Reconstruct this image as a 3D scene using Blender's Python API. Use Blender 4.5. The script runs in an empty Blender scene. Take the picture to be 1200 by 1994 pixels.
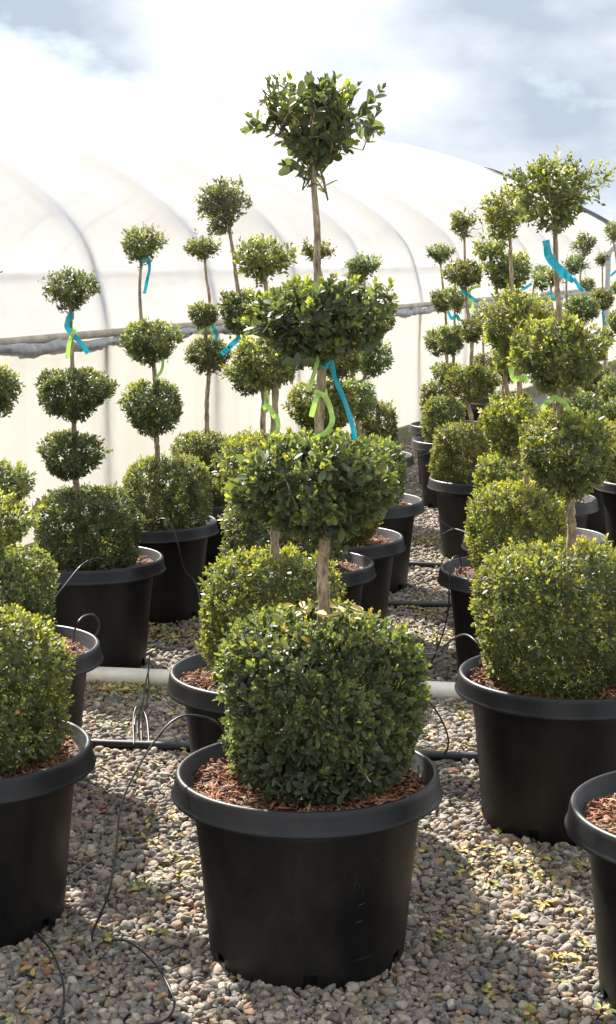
import bpy, math, random
import numpy as np
from math import radians, sin, cos, pi
from mathutils import Vector

scene = bpy.context.scene
R = random.Random(7)

# ------------------------------------------------------------------ camera
cam_data = bpy.data.cameras.new('camera')
cam = bpy.data.objects.new('camera', cam_data)
scene.collection.objects.link(cam)
cam.location = (0.0, 0.0, 1.588)
cam.rotation_euler = (radians(90.0 - 8.895), 0, 0)
cam_data.sensor_fit = 'VERTICAL'
cam_data.sensor_height = 36.0
cam_data.lens = 36.0 * 3150.0 / 1994.0
cam_data.clip_start = 0.05
cam_data.clip_end = 3000.0
scene.camera = cam

# ------------------------------------------------------------------ world and sun
SUN_EL, SUN_AZ = radians(41.0), radians(-27.0)      # azimuth from +Y, negative = left
world = bpy.data.worlds.new('World')
scene.world = world
world.use_nodes = True
wn, wl = world.node_tree.nodes, world.node_tree.links
wn.clear()
w_out = wn.new('ShaderNodeOutputWorld')
sky = wn.new('ShaderNodeTexSky'); sky.sky_type = 'NISHITA'
sky.sun_disc = False
sky.sun_elevation = SUN_EL
sky.sun_rotation = SUN_AZ
sky.air_density = 1.0; sky.dust_density = 1.2; sky.ozone_density = 1.5
bg_sky = wn.new('ShaderNodeBackground'); bg_sky.inputs['Strength'].default_value = 0.075
wl.new(sky.outputs[0], bg_sky.inputs['Color'])
tc = wn.new('ShaderNodeTexCoord')
div = wn.new('ShaderNodeMapping'); div.inputs['Scale'].default_value = (1.0, 1.0, 1.9); div.inputs['Location'].default_value = (1.7, 0.4, 0.2)
wl.new(tc.outputs['Generated'], div.inputs[0])
nz = wn.new('ShaderNodeTexNoise'); nz.inputs['Scale'].default_value = 4.6
nz.inputs['Detail'].default_value = 9; nz.inputs['Roughness'].default_value = 0.55; nz.inputs['Distortion'].default_value = 0.35
wl.new(div.outputs[0], nz.inputs['Vector'])
cr = wn.new('ShaderNodeValToRGB'); cr.color_ramp.elements[0].position = 0.30; cr.color_ramp.elements[1].position = 0.52
wl.new(nz.outputs['Fac'], cr.inputs['Fac'])
nz2 = wn.new('ShaderNodeTexNoise'); nz2.inputs['Scale'].default_value = 6.5; nz2.inputs['Detail'].default_value = 9
nz2.inputs['Roughness'].default_value = 0.5
mp = wn.new('ShaderNodeMapping'); mp.inputs['Location'].default_value = (5.1, 0.7, 3.4)
wl.new(div.outputs[0], mp.inputs[0]); wl.new(mp.outputs[0], nz2.inputs['Vector'])
cr2 = wn.new('ShaderNodeValToRGB')
cr2.color_ramp.elements[0].position = 0.34; cr2.color_ramp.elements[0].color = (0.17, 0.195, 0.23, 1)
cr2.color_ramp.elements[1].position = 0.76; cr2.color_ramp.elements[1].color = (1.0, 0.99, 0.97, 1)
mid_stop = cr2.color_ramp.elements.new(0.53); mid_stop.color = (0.29, 0.31, 0.335, 1)
cr2.color_ramp.elements[2].position = 0.70; cr2.color_ramp.elements[2].color = (1.6, 1.58, 1.55, 1)
wl.new(nz2.outputs['Fac'], cr2.inputs['Fac'])
bg_cloud = wn.new('ShaderNodeBackground'); bg_cloud.inputs['Strength'].default_value = 1.08
wl.new(cr2.outputs[0], bg_cloud.inputs['Color'])
mixw = wn.new('ShaderNodeMixShader')
wl.new(cr.outputs[0], mixw.inputs[0]); wl.new(bg_sky.outputs[0], mixw.inputs[1]); wl.new(bg_cloud.outputs[0], mixw.inputs[2])
wl.new(mixw.outputs[0], w_out.inputs['Surface'])

sun_data = bpy.data.lights.new('sun', 'SUN')
sun_data.energy = 4.4; sun_data.angle = radians(1.0); sun_data.color = (1.0, 0.94, 0.85)
sun = bpy.data.objects.new('sun', sun_data)
scene.collection.objects.link(sun)
sd = Vector((cos(SUN_EL) * sin(SUN_AZ), cos(SUN_EL) * cos(SUN_AZ), sin(SUN_EL)))
sun.rotation_euler = sd.to_track_quat('Z', 'Y').to_euler()
sun.location = (-6, 12, 12)

scene.view_settings.view_transform = 'Standard'
scene.view_settings.look = 'None'
scene.view_settings.gamma = 1.0
scene.view_settings.use_curve_mapping = False
scene.view_settings.exposure = 1.65
scene.cycles.use_denoising = True
scene.cycles.max_bounces = 8
scene.cycles.diffuse_bounces = 4
scene.cycles.transmission_bounces = 6
scene.cycles.transparent_max_bounces = 12
scene.cycles.sample_clamp_indirect = 6.0

# ------------------------------------------------------------------ material helpers
def new_mat(name):
    m = bpy.data.materials.new(name); m.use_nodes = True
    n, l = m.node_tree.nodes, m.node_tree.links
    return m, n, l, n['Principled BSDF'], n['Material Output']

def noise(n, l, scale, detail=4, rough=0.55, coord='Object', vec_scale=None, dist=0.0):
    t = n.new('ShaderNodeTexCoord')
    tex = n.new('ShaderNodeTexNoise')
    tex.inputs['Scale'].default_value = scale; tex.inputs['Detail'].default_value = detail
    tex.inputs['Roughness'].default_value = rough; tex.inputs['Distortion'].default_value = dist
    if vec_scale:
        m = n.new('ShaderNodeMapping'); m.inputs['Scale'].default_value = vec_scale
        l.new(t.outputs[coord], m.inputs[0]); l.new(m.outputs[0], tex.inputs['Vector'])
    else:
        l.new(t.outputs[coord], tex.inputs['Vector'])
    return tex

def ramp(n, l, src, stops):
    c = n.new('ShaderNodeValToRGB')
    e = c.color_ramp.elements
    while len(e) < len(stops): e.new(0.5)
    for i, (p, col) in enumerate(stops):
        e[i].position = p; e[i].color = (*col, 1)
    l.new(src, c.inputs['Fac'])
    return c

def bump(n, l, src, strength, dist, bsdf):
    b = n.new('ShaderNodeBump'); b.inputs['Strength'].default_value = strength; b.inputs['Distance'].default_value = dist
    l.new(src, b.inputs['Height']); l.new(b.outputs[0], bsdf.inputs['Normal'])
    return b

M = {}
# boxwood leaves: colour of each leaf is carried by the mesh
m, n, l, b, o = new_mat('boxwood_leaf')
at = n.new('ShaderNodeAttribute'); at.attribute_name = 'leaf_colour'
l.new(at.outputs['Color'], b.inputs['Base Color'])
b.inputs['Roughness'].default_value = 0.5; b.inputs['Specular IOR Level'].default_value = 0.5
tr = n.new('ShaderNodeBsdfTranslucent')
mul = n.new('ShaderNodeMix'); mul.data_type = 'RGBA'; mul.blend_type = 'MULTIPLY'; mul.inputs[0].default_value = 1.0
l.new(at.outputs['Color'], mul.inputs[6]); mul.inputs[7].default_value = (2.3, 2.3, 0.85, 1)
l.new(mul.outputs[2], tr.inputs['Color'])
mx = n.new('ShaderNodeMixShader'); mx.inputs[0].default_value = 0.36
l.new(b.outputs[0], mx.inputs[1]); l.new(tr.outputs[0], mx.inputs[2]); l.new(mx.outputs[0], o.inputs['Surface'])
M['leaf'] = m

# fallen leaves
m, n, l, b, o = new_mat('fallen_leaf')
at = n.new('ShaderNodeAttribute'); at.attribute_name = 'leaf_colour'
l.new(at.outputs['Color'], b.inputs['Base Color']); b.inputs['Roughness'].default_value = 0.6
M['litter'] = m

# bark
m, n, l, b, o = new_mat('boxwood_bark')
t1 = noise(n, l, 95, 7, 0.7, vec_scale=(1, 1, 0.28))
c = ramp(n, l, t1.outputs['Fac'], [(0.34, (0.09, 0.06, 0.035)), (0.5, (0.30, 0.225, 0.14)), (0.66, (0.50, 0.41, 0.28))])
l.new(c.outputs[0], b.inputs['Base Color']); b.inputs['Roughness'].default_value = 0.85
bump(n, l, t1.outputs['Fac'], 0.9, 0.006, b)
M['bark'] = m

# black nursery plastic
def pot_mat(name, rough, base, dust, spec=0.28):
    m, n, l, b, o = new_mat(name)
    t1 = noise(n, l, 5.0, 8, 0.7)
    t2 = noise(n, l, 90.0, 4, 0.7)
    t3 = noise(n, l, 14.0, 5, 0.65, vec_scale=(1, 1, 0.25))
    mixn = n.new('ShaderNodeMath'); mixn.operation = 'MULTIPLY'
    l.new(t1.outputs['Fac'], mixn.inputs[0]); l.new(t3.outputs['Fac'], mixn.inputs[1])
    c = ramp(n, l, mixn.outputs[0], [(0.16, base), (0.30, tuple(0.5 * (x + y) for x, y in zip(base, dust))), (0.45, dust)])
    # fine pale specks of splashed dirt
    sp = ramp(n, l, t2.outputs['Fac'], [(0.68, (0, 0, 0)), (0.76, (1, 1, 1))])
    mm = n.new('ShaderNodeMix'); mm.data_type = 'RGBA'
    l.new(sp.outputs[0], mm.inputs[0]); l.new(c.outputs[0], mm.inputs[6]); mm.inputs[7].default_value = (0.028, 0.025, 0.021, 1)
    l.new(mm.outputs[2], b.inputs['Base Color'])
    rr = ramp(n, l, t1.outputs['Fac'], [(0.3, (rough - 0.07,) * 3), (0.7, (rough + 0.12,) * 3)])
    l.new(rr.outputs[0], b.inputs['Roughness'])
    b.inputs['Specular IOR Level'].default_value = spec
    bump(n, l, t2.outputs['Fac'], 0.12, 0.002, b)
    return m
M['pot'] = pot_mat('black_pot_plastic', 0.42, (0.0035, 0.0035, 0.0037), (0.020, 0.0175, 0.0145))
M['rim'] = pot_mat('black_rim_plastic', 0.42, (0.007, 0.0075, 0.009), (0.022, 0.021, 0.0195), 0.34)
m, n, l, b, o = new_mat('scuff_mark')
b.inputs['Base Color'].default_value = (0.035, 0.035, 0.034, 1); b.inputs['Roughness'].default_value = 0.8
M['scuff'] = m

# mulch
m, n, l, b, o = new_mat('bark_mulch')
at = n.new('ShaderNodeAttribute'); at.attribute_name = 'leaf_colour'
t1 = noise(n, l, 120, 4)
mm = n.new('ShaderNodeMix'); mm.data_type = 'RGBA'; mm.blend_type = 'MULTIPLY'; mm.inputs[0].default_value = 0.6
c = ramp(n, l, t1.outputs['Fac'], [(0.3, (0.45, 0.45, 0.45)), (0.7, (1.2, 1.2, 1.2))])
l.new(at.outputs['Color'], mm.inputs[6]); l.new(c.outputs[0], mm.inputs[7])
l.new(mm.outputs[2], b.inputs['Base Color']); b.inputs['Roughness'].default_value = 0.85
bump(n, l, t1.outputs['Fac'], 0.5, 0.004, b)
M['mulch'] = m

# gravel stones: each stone its own colour
m, n, l, b, o = new_mat('gravel_stone')
oi = n.new('ShaderNodeObjectInfo')
c = ramp(n, l, oi.outputs['Random'], [(0.0, (0.152, 0.137, 0.119)), (0.14, (0.257, 0.225, 0.188)), (0.28, (0.323, 0.261, 0.192)),
                                      (0.42, (0.190, 0.177, 0.159)), (0.56, (0.380, 0.324, 0.257)), (0.68, (0.285, 0.203, 0.134)),
                                      (0.80, (0.238, 0.210, 0.179)), (0.90, (0.475, 0.409, 0.318)), (0.96, (0.305, 0.153, 0.094)), (0.985, (0.418, 0.278, 0.147))])
c.color_ramp.interpolation = 'CONSTANT'
t1 = noise(n, l, 2.2, 6, 0.7)
c2 = ramp(n, l, t1.outputs['Fac'], [(0.3, (0.62, 0.62, 0.62)), (0.72, (1.25, 1.23, 1.2))])
mm = n.new('ShaderNodeMix'); mm.data_type = 'RGBA'; mm.blend_type = 'MULTIPLY'; mm.inputs[0].default_value = 1.0
l.new(c.outputs[0], mm.inputs[6]); l.new(c2.outputs[0], mm.inputs[7])
l.new(mm.outputs[2], b.inputs['Base Color']); b.inputs['Roughness'].default_value = 0.72
bump(n, l, t1.outputs['Fac'], 0.35, 0.06, b)
M['stone'] = m

# ground sheet: fines between the stones, far gravel
m, n, l, b, o = new_mat('gravel_ground')
t = n.new('ShaderNodeTexCoord')
vo = n.new('ShaderNodeTexVoronoi'); vo.inputs['Scale'].default_value = 42
l.new(t.outputs['Object'], vo.inputs['Vector'])
hs = n.new('ShaderNodeSeparateColor'); l.new(vo.outputs['Color'], hs.inputs[0])
c = ramp(n, l, hs.outputs[0], [(0.0, (0.10, 0.095, 0.09)), (0.4, (0.20, 0.18, 0.16)), (0.75, (0.27, 0.245, 0.215)), (1.0, (0.15, 0.145, 0.145))])
l.new(c.outputs[0], b.inputs['Base Color']); b.inputs['Roughness'].default_value = 0.9
inv = n.new('ShaderNodeMath'); inv.operation = 'SUBTRACT'; inv.inputs[0].default_value = 1.0
l.new(vo.outputs['Distance'], inv.inputs[1])
bump(n, l, inv.outputs[0], 0.8, 0.012, b)
M['ground'] = m

# pipes and tubes
def plain(name, col, rough, var=0.0, spec=0.5, scale=30):
    m, n, l, b, o = new_mat(name)
    if var:
        t1 = noise(n, l, scale, 6, 0.65)
        c = ramp(n, l, t1.outputs['Fac'], [(0.3, tuple(x * (1 - var) for x in col)), (0.7, tuple(min(1, x * (1 + var * 0.6)) for x in col))])
        l.new(c.outputs[0], b.inputs['Base Color'])
        bump(n, l, t1.outputs['Fac'], 0.15, 0.003, b)
    else:
        b.inputs['Base Color'].default_value = (*col, 1)
    b.inputs['Roughness'].default_value = rough; b.inputs['Specular IOR Level'].default_value = spec
    return m
M['pvc'] = plain('white_pvc', (0.78, 0.73, 0.62), 0.45, 0.18, scale=9)
M['poly'] = plain('black_poly', (0.02, 0.02, 0.02), 0.45, 0.3)
M['tube'] = plain('drip_tube_plastic', (0.02, 0.02, 0.021), 0.45, 0.0)
M['stake'] = plain('green_stake', (0.02, 0.09, 0.06), 0.4, 0.0)
M['steel'] = plain('galvanised_steel', (0.42, 0.43, 0.44), 0.4, 0.2)
M['hoop'] = plain('hoop_pipe', (0.48, 0.49, 0.50), 0.5, 0.15)
M['dark_trim'] = plain('dark_trim', (0.08, 0.10, 0.11), 0.6, 0.2)
M['ink'] = plain('ink', (0.01, 0.015, 0.03), 0.7)
def ribbon_mat(name, col):
    m, n, l, b, o = new_mat(name)
    b.inputs['Base Color'].default_value = (*col, 1); b.inputs['Roughness'].default_value = 0.42
    tr = n.new('ShaderNodeBsdfTranslucent'); tr.inputs['Color'].default_value = (*[min(1, x * 1.15) for x in col], 1)
    mx = n.new('ShaderNodeMixShader'); mx.inputs[0].default_value = 0.45
    l.new(b.outputs[0], mx.inputs[1]); l.new(tr.outputs[0], mx.inputs[2]); l.new(mx.outputs[0], o.inputs['Surface'])
    return m
M['blue'] = ribbon_mat('blue_ribbon', (0.04, 0.48, 0.56))
M['lime'] = ribbon_mat('lime_ribbon', (0.60, 0.77, 0.27))

# greenhouse film, stained and streaked, letting light through
def film_mat(name, tint, dirt, transp, streak):
    m, n, l, b, o = new_mat(name)
    n.remove(b)
    t1 = noise(n, l, 1.1, 7, 0.62)
    t2 = noise(n, l, 6.0, 5, 0.6, vec_scale=streak)
    ad = n.new('ShaderNodeMath'); ad.operation = 'MULTIPLY'
    l.new(t1.outputs['Fac'], ad.inputs[0]); l.new(t2.outputs['Fac'], ad.inputs[1])
    c = ramp(n, l, ad.outputs[0], [(0.13, dirt), (0.24, tuple(0.5 * (x + y) for x, y in zip(tint, dirt))), (0.36, tint)])
    df = n.new('ShaderNodeBsdfDiffuse'); tl = n.new('ShaderNodeBsdfTranslucent'); tp = n.new('ShaderNodeBsdfTransparent')
    gl = n.new('ShaderNodeBsdfGlossy'); gl.inputs['Roughness'].default_value = 0.35
    l.new(c.outputs[0], df.inputs['Color']); l.new(c.outputs[0], tl.inputs['Color'])
    a = n.new('ShaderNodeMixShader'); a.inputs[0].default_value = 0.74
    l.new(df.outputs[0], a.inputs[1]); l.new(tl.outputs[0], a.inputs[2])
    g = n.new('ShaderNodeMixShader'); g.inputs[0].default_value = 0.05
    l.new(a.outputs[0], g.inputs[1]); l.new(gl.outputs[0], g.inputs[2])
    x = n.new('ShaderNodeMixShader'); x.inputs[0].default_value = transp
    l.new(g.outputs[0], x.inputs[1]); l.new(tp.outputs[0], x.inputs[2])
    bb = n.new('ShaderNodeBump'); bb.inputs['Strength'].default_value = 0.25; bb.inputs['Distance'].default_value = 0.05
    l.new(t1.outputs['Fac'], bb.inputs['Height'])
    for s in (df, tl, gl): l.new(bb.outputs[0], s.inputs['Normal'])
    l.new(x.outputs[0], o.inputs['Surface'])
    return m
M['film'] = film_mat('roof_film', (0.935, 0.937, 0.935), (0.90, 0.875, 0.825), 0.025, (1.0, 1.0, 0.12))
M['curtain'] = film_mat('side_curtain_film', (0.90, 0.878, 0.825), (0.82, 0.785, 0.68), 0.03, (1.0, 1.0, 0.06))
M['roll'] = plain('rolled_film', (0.30, 0.295, 0.29), 0.42, 0.5, scale=12)
M['board'] = plain('base_board', (0.20, 0.19, 0.10), 0.9, 0.5, scale=10)

# ------------------------------------------------------------------ mesh helpers
COL = scene.collection
def link(ob, parent=None):
    COL.objects.link(ob)
    if parent is not None: ob.parent = parent
    return ob
def obj(name, mesh, parent=None, mat=None):
    ob = bpy.data.objects.new(name, mesh)
    if mat is not None and not mesh.materials: mesh.materials.append(mat)
    return link(ob, parent)
def thing(name, label, cat, loc, group=None, rz=0.0):
    e = bpy.data.objects.new(name, None); e.empty_display_size = 0.1
    e.location = loc; e.rotation_euler = (0, 0, rz)
    tag(e, label, cat, group)
    return link(e)
def tag(o, label, cat, group=None):
    o['label'] = label; o['category'] = cat
    if group: o['group'] = group
    return o
def mesh_py(name, v, f, smooth=True):
    me = bpy.data.meshes.new(name); me.from_pydata([tuple(p) for p in v], [], f)
    if smooth:
        me.polygons.foreach_set('use_smooth', [True] * len(me.polygons))
    me.update(); return me
def mesh_np(name, verts, loops, totals, colors=None, smooth=True):
    me = bpy.data.meshes.new(name)
    me.vertices.add(len(verts)); me.vertices.foreach_set('co', np.ascontiguousarray(verts, dtype=np.float32).ravel())
    me.loops.add(len(loops)); me.loops.foreach_set('vertex_index', np.ascontiguousarray(loops, dtype=np.int32))
    me.polygons.add(len(totals))
    starts = np.concatenate(([0], np.cumsum(totals)[:-1])).astype(np.int32)
    me.polygons.foreach_set('loop_start', starts)
    if smooth: me.polygons.foreach_set('use_smooth', np.ones(len(totals), dtype=bool))
    if colors is not None:
        a = me.attributes.new('leaf_colour', 'FLOAT_COLOR', 'POINT')
        c4 = np.ones((len(colors), 4), dtype=np.float32); c4[:, :3] = colors
        a.data.foreach_set('color', c4.ravel())
    me.update(calc_edges=True); me.validate()
    return me
def catmull(pts, per=8):
    P = [Vector(p) for p in pts]; P = [P[0] * 2 - P[1]] + P + [P[-1] * 2 - P[-2]]
    out = []
    for i in range(1, len(P) - 2):
        for k in range(per):
            t = k / per
            out.append(0.5 * ((2 * P[i]) + (P[i + 1] - P[i - 1]) * t + (2 * P[i - 1] - 5 * P[i] + 4 * P[i + 1] - P[i + 2]) * t * t
                              + (3 * P[i] - P[i - 1] - 3 * P[i + 1] + P[i + 2]) * t ** 3))
    out.append(P[-2]); return out
def tube_geo(pts, radii, sides, V, F, cap=True):
    base = len(V); N = len(pts)
    nrm = None
    for i in range(N):
        d = (pts[min(i + 1, N - 1)] - pts[max(i - 1, 0)])
        if d.length < 1e-9: d = Vector((0, 0, 1))
        d.normalize()
        if nrm is None:
            nrm = d.orthogonal().normalized()
        else:
            nrm = (nrm - d * nrm.dot(d))
            nrm = nrm.normalized() if nrm.length > 1e-6 else d.orthogonal().normalized()
        bt = d.cross(nrm)
        r = radii[i] if hasattr(radii, '__len__') else radii
        for k in range(sides):
            a = 2 * pi * k / sides
            V.append(pts[i] + (nrm * cos(a) + bt * sin(a)) * r)
    for i in range(N - 1):
        for k in range(sides):
            a = base + i * sides + k; b2 = base + i * sides + (k + 1) % sides
            F.append((a, b2, b2 + sides, a + sides))
    if cap:
        F.append(tuple(base + k for k in reversed(range(sides))))
        F.append(tuple(base + (N - 1) * sides + k for k in range(sides)))
def lathe(profile, seg, V, F, skip=None):
    base = len(V); n = len(profile)
    for k in range(seg):
        a = 2 * pi * k / seg
        for (r, z) in profile: V.append((r * cos(a), r * sin(a), z))
    for k in range(seg):
        k2 = (k + 1) % seg
        for i in range(n - 1):
            if skip and skip(k, i): continue
            F.append((base + k * n + i, base + k2 * n + i, base + k2 * n + i + 1, base + k * n + i + 1))
def box_geo(c, s, V, F, rot=None):
    b = len(V)
    for dx in (-1, 1):
        for dy in (-1, 1):
            for dz in (-1, 1):
                p = Vector((dx * s[0] / 2, dy * s[1] / 2, dz * s[2] / 2))
                if rot is not None: p = rot @ p
                V.append(Vector(c) + p)
    for f in ((0, 1, 3, 2), (4, 6, 7, 5), (0, 4, 5, 1), (2, 3, 7, 6), (0, 2, 6, 4), (1, 5, 7, 3)):
        F.append(tuple(b + i for i in f))

# ------------------------------------------------------------------ ground
g = mesh_py('ground', [(-600, -60, 0), (600, -60, 0), (600, 1800, 0), (-600, 1800, 0)], [(0, 1, 2, 3)], False)
ground = obj('ground', g, None, M['ground']); ground['kind'] = 'structure'

# ------------------------------------------------------------------ greenhouse
WN = Vector((-0.9336, 0.3584, 0)); WU = Vector((0.3584, 0.9336, 0)); WP = 4.30
def GP(s, u, z): return WN * (WP + s) + WU * u + Vector((0, 0, z))
U0, U1, HALF, RAIL = -1.0, 26.1, 4.05, 1.155
HOOPS = [8.1 + 1.5 * k for k in range(-6, 13)]
prof_pts = [(0.0, RAIL), (0.035, 1.42), (0.16, 1.74), (0.50, 2.06), (1.0, 2.345), (2.0, 2.80), (3.0, 3.175), (4.05, 3.48)]
half = [(p.x, p.y) for p in catmull([(a, b_, 0) for a, b_ in prof_pts], 6)]
prof = half + [(2 * HALF - a, z) for a, z in reversed(half[:-1])]
def prof_normal(i, pr):
    a = pr[max(0, i - 1)]; b_ = pr[min(len(pr) - 1, i + 1)]
    t = Vector((b_[0] - a[0], b_[1] - a[1])); t.normalize()
    return (-t.y, t.x)
house = thing('greenhouse', 'long white plastic-film greenhouse with arched ribs behind the potted shrubs', 'greenhouse', GP(0, 0, 0))
inv_house = house.matrix_basis.inverted()
def hloc(v): return v - house.location
rg = np.random.default_rng(5)
us = np.arange(U0, U1 + 0.01, 0.15)
V, F = [], []
ph = [rg.uniform(0, 6.28) for _ in range(8)]
for u in us:
    fr = ((u - HOOPS[0]) / 1.5) % 1.0
    for i, (s, z) in enumerate(prof):
        nx, nzv = prof_normal(i, prof)
        sag = 0.06 * sin(pi * fr) ** 0.8 if 0 < fr < 1 else 0
        edge = min(1.0, i / 5.0, (len(prof) - 1 - i) / 5.0)
        wob = 0.010 * sin(2.1 * s + 1.7 * u + ph[0]) + 0.008 * sin(5.3 * u + 3.1 * s + ph[1]) + 0.006 * sin(9.0 * s - 2.2 * u + ph[2])
        off = (0.0 - sag + wob * (0.25 + 0.75 * sin(pi * fr))) * edge
        V.append(hloc(GP(s + nx * off, u, z + nzv * off)))
np_ = len(prof)
for a in range(len(us) - 1):
    for i in range(np_ - 1):
        F.append((a * np_ + i, (a + 1) * np_ + i, (a + 1) * np_ + i + 1, a * np_ + i + 1))
obj('roof_film', mesh_py('roof_film', V, F), house, M['film'])
# side curtains, one panel of film down each long side, wavy
for side in (0, 1):
    V, F = [], []
    zs = np.linspace(0.06, RAIL, 9)
    for u in us:
        for z in zs:
            w = 0.012 * sin(u * 2.3 + side) + 0.008 * sin(u * 6.1 + z * 3) + 0.006 * sin(u * 13 + 1.3)
            s = 0.02 + w * sin(pi * (z / RAIL)) if side == 0 else 2 * HALF - 0.02 + w
            V.append(hloc(GP(s, u, z)))
    nz_ = len(zs)
    for a in range(len(us) - 1):
        for i in range(nz_ - 1):
            F.append((a * nz_ + i, (a + 1) * nz_ + i, (a + 1) * nz_ + i + 1, a * nz_ + i + 1))
    obj('side_curtain', mesh_py('side_curtain', V, F), house, M['curtain'])
# hoops with their legs
inner = [(0.085, 0.0), (0.085, 0.6)] + [(s - prof_normal(i, prof)[0] * 0.052, z - prof_normal(i, prof)[1] * 0.052) for i, (s, z) in enumerate(prof)] + [(2 * HALF - 0.055, 0.6), (2 * HALF - 0.055, 0.0)]
for u in HOOPS:
    V, F = [], []
    tube_geo([hloc(GP(s, u, z)) for s, z in inner], 0.036, 8, V, F)
    obj('hoop', mesh_py('hoop', V, F), house, M['hoop'])
# purlins along the length
for s, z in ((0.20, 1.53), (HALF, 3.36), (1.14, 2.24)):
    V, F = [], []
    tube_geo([hloc(GP(s, u, z - 0.03)) for u in (U0, 10, U1)], 0.018, 6, V, F)
    obj('purlin', mesh_py('purlin', V, F), house, M['hoop'])
# rolled, crumpled film along the rail
V, F = [], []
pts, rad = [], []
for u in np.arange(U0, U1, 0.045):
    pts.append(hloc(GP(-0.035 + 0.008 * sin(7 * u), u, RAIL - 0.02 + 0.010 * sin(2.2 * u) + 0.006 * sin(11 * u + 1))))
    rad.append(0.031 + 0.005 * sin(5.1 * u + 2) + 0.005 * sin(17 * u))
tube_geo(pts, rad, 12, V, F)
rr = random.Random(3)
V = [v + Vector((rr.uniform(-1, 1), rr.uniform(-1, 1), rr.uniform(-1, 1))) * 0.007 for v in V]
obj('rolled_film', mesh_py('rolled_film', V, F), house, M['roll'])
for s in (-0.012, 2 * HALF + 0.012):
    V, F = [], []
    tube_geo([hloc(GP(s, u, RAIL + 0.024)) for u in np.linspace(U0, U1, 30)], 0.022, 8, V, F)
    obj('rail', mesh_py('rail', V, F), house, plain('weathered_rail', (0.42, 0.36, 0.27), 0.8, 0.4, scale=10))
    V, F = [], []
    c0 = [GP(s - 0.02, U0, 0), GP(s - 0.02, U1, 0), GP(s - 0.02, U1, 0.13), GP(s - 0.02, U0, 0.13), GP(s + 0.02, U0, 0), GP(s + 0.02, U1, 0), GP(s + 0.02, U1, 0.13), GP(s + 0.02, U0, 0.13)]
    F = [(0, 1, 2, 3), (7, 6, 5, 4), (3, 2, 6, 7), (0, 3, 7, 4), (1, 5, 6, 2)]
    obj('base_board', mesh_py('base_board', [hloc(v) for v in c0], F, False), house, M['board'])
# end walls and the dark trim hoop on the far end
for u in (U0 + 0.01, U1 - 0.01):
    ring = [(0.02, 0.02)] + prof + [(2 * HALF - 0.02, 0.02)]
    V = [hloc(GP(HALF, u, 0.02))] + [hloc(GP(s, u, z)) for s, z in ring]
    F = [(0, i, i + 1) for i in range(1, len(ring))]
    obj('end_wall', mesh_py('end_wall', V, F, False), house, M['curtain'])
V, F = [], []
trim = [q for q in prof if q[0] < 2.75]
tube_geo([hloc(GP(s, U1 + 0.03, z + 0.012)) for s, z in trim], [0.045 - 0.035 * (q[0] / 2.75) ** 2 for q in trim], 8, V, F)
obj('end_trim', mesh_py('end_trim', V, F), house, M['dark_trim'])

# grey hooked pipe standing beyond the rows
V, F = [], []
hp = catmull([(2.55, 13.9, 0.0), (2.55, 13.9, 0.8), (2.55, 13.9, 1.55), (2.57, 13.9, 1.66), (2.63, 13.9, 1.70), (2.72, 13.9, 1.67), (2.82, 13.9, 1.60)], 6)
tube_geo(hp, 0.022, 10, V, F)
tag(obj('hooked_pipe', mesh_py('hooked_pipe', V, F), None, M['steel']), 'grey metal pipe bent over into a hook, rising behind the far right shrubs', 'pipe')

# ------------------------------------------------------------------ gravel
def stone_mesh(seed, sub):
    import bmesh
    bm = bmesh.new(); bmesh.ops.create_icosphere(bm, subdivisions=sub, radius=1.0)
    r = random.Random(seed)
    dirs = [(Vector((r.gauss(0, 1), r.gauss(0, 1), r.gauss(0, 1))).normalized(), r.uniform(0.38, 0.8)) for _ in range(r.choice((6, 8, 10)))]
    sx, sy, sz = r.uniform(1.05, 1.6), r.uniform(0.85, 1.1), r.uniform(0.6, 0.85)
    for v in bm.verts:
        p = v.co.copy()
        for d, h in dirs:                      # cut soft facets
            k = p.dot(d)
            if k > h: p -= d * (k - h) * 1.0
        v.co = Vector((p.x * sx, p.y * sy, p.z * sz))
    me = bpy.data.meshes.new('stone'); bm.to_mesh(me); bm.free()
    me.polygons.foreach_set('use_smooth', [True] * len(me.polygons))
    me.materials.append(M['stone']); return me
fine = [stone_mesh(100 + i, 2) for i in range(9)]
coarse = [stone_mesh(200 + i, 1) for i in range(6)]
def stone_field(x0, x1, y0, y1, sp, smin, smax, seed, layers=2):
    r = np.random.default_rng(seed); P = []
    for ly in range(layers):
        xs, ys = np.meshgrid(np.arange(x0, x1, sp) + ly * sp * 0.5, np.arange(y0, y1, sp) + ly * sp * 0.5)
        xs = xs.ravel() + r.uniform(-0.5, 0.5, xs.size) * sp; ys = ys.ravel() + r.uniform(-0.5, 0.5, ys.size) * sp
        s = smin + (smax - smin) * r.beta(1.7, 3.0, xs.size)
        z = s * 0.35 + ly * 0.007 + r.uniform(-0.002, 0.002, xs.size)
        P.append(np.stack([xs, ys, z, s], 1))
    P = np.concatenate(P)
    rot = np.stack([r.normal(0, 0.5, len(P)), r.normal(0, 0.35, len(P)), r.uniform(0, 6.28, len(P))], 1)
    return P, rot
CAM_T = radians(8.895)
def pix(x, y, z):
    dz = z - 1.588; dep = y * cos(CAM_T) - dz * sin(CAM_T); up = y * sin(CAM_T) + dz * cos(CAM_T)
    return 600 + 3150 * x / dep, 997 - 3150 * up / dep
Pn, Rn = stone_field(-1.75, 1.75, 2.3, 5.9, 0.0215, 0.0065, 0.0215, 11)
Ps, Rs = stone_field(-1.6, 1.6, 2.3, 5.9, 0.021, 0.003, 0.008, 13, layers=1)
Ps[:, 2] += 0.011
px, py = pix(Pn[:, 0], Pn[:, 1], Pn[:, 2])
vis = (px > 5) & (px < 1195) & (py < 1990)
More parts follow.
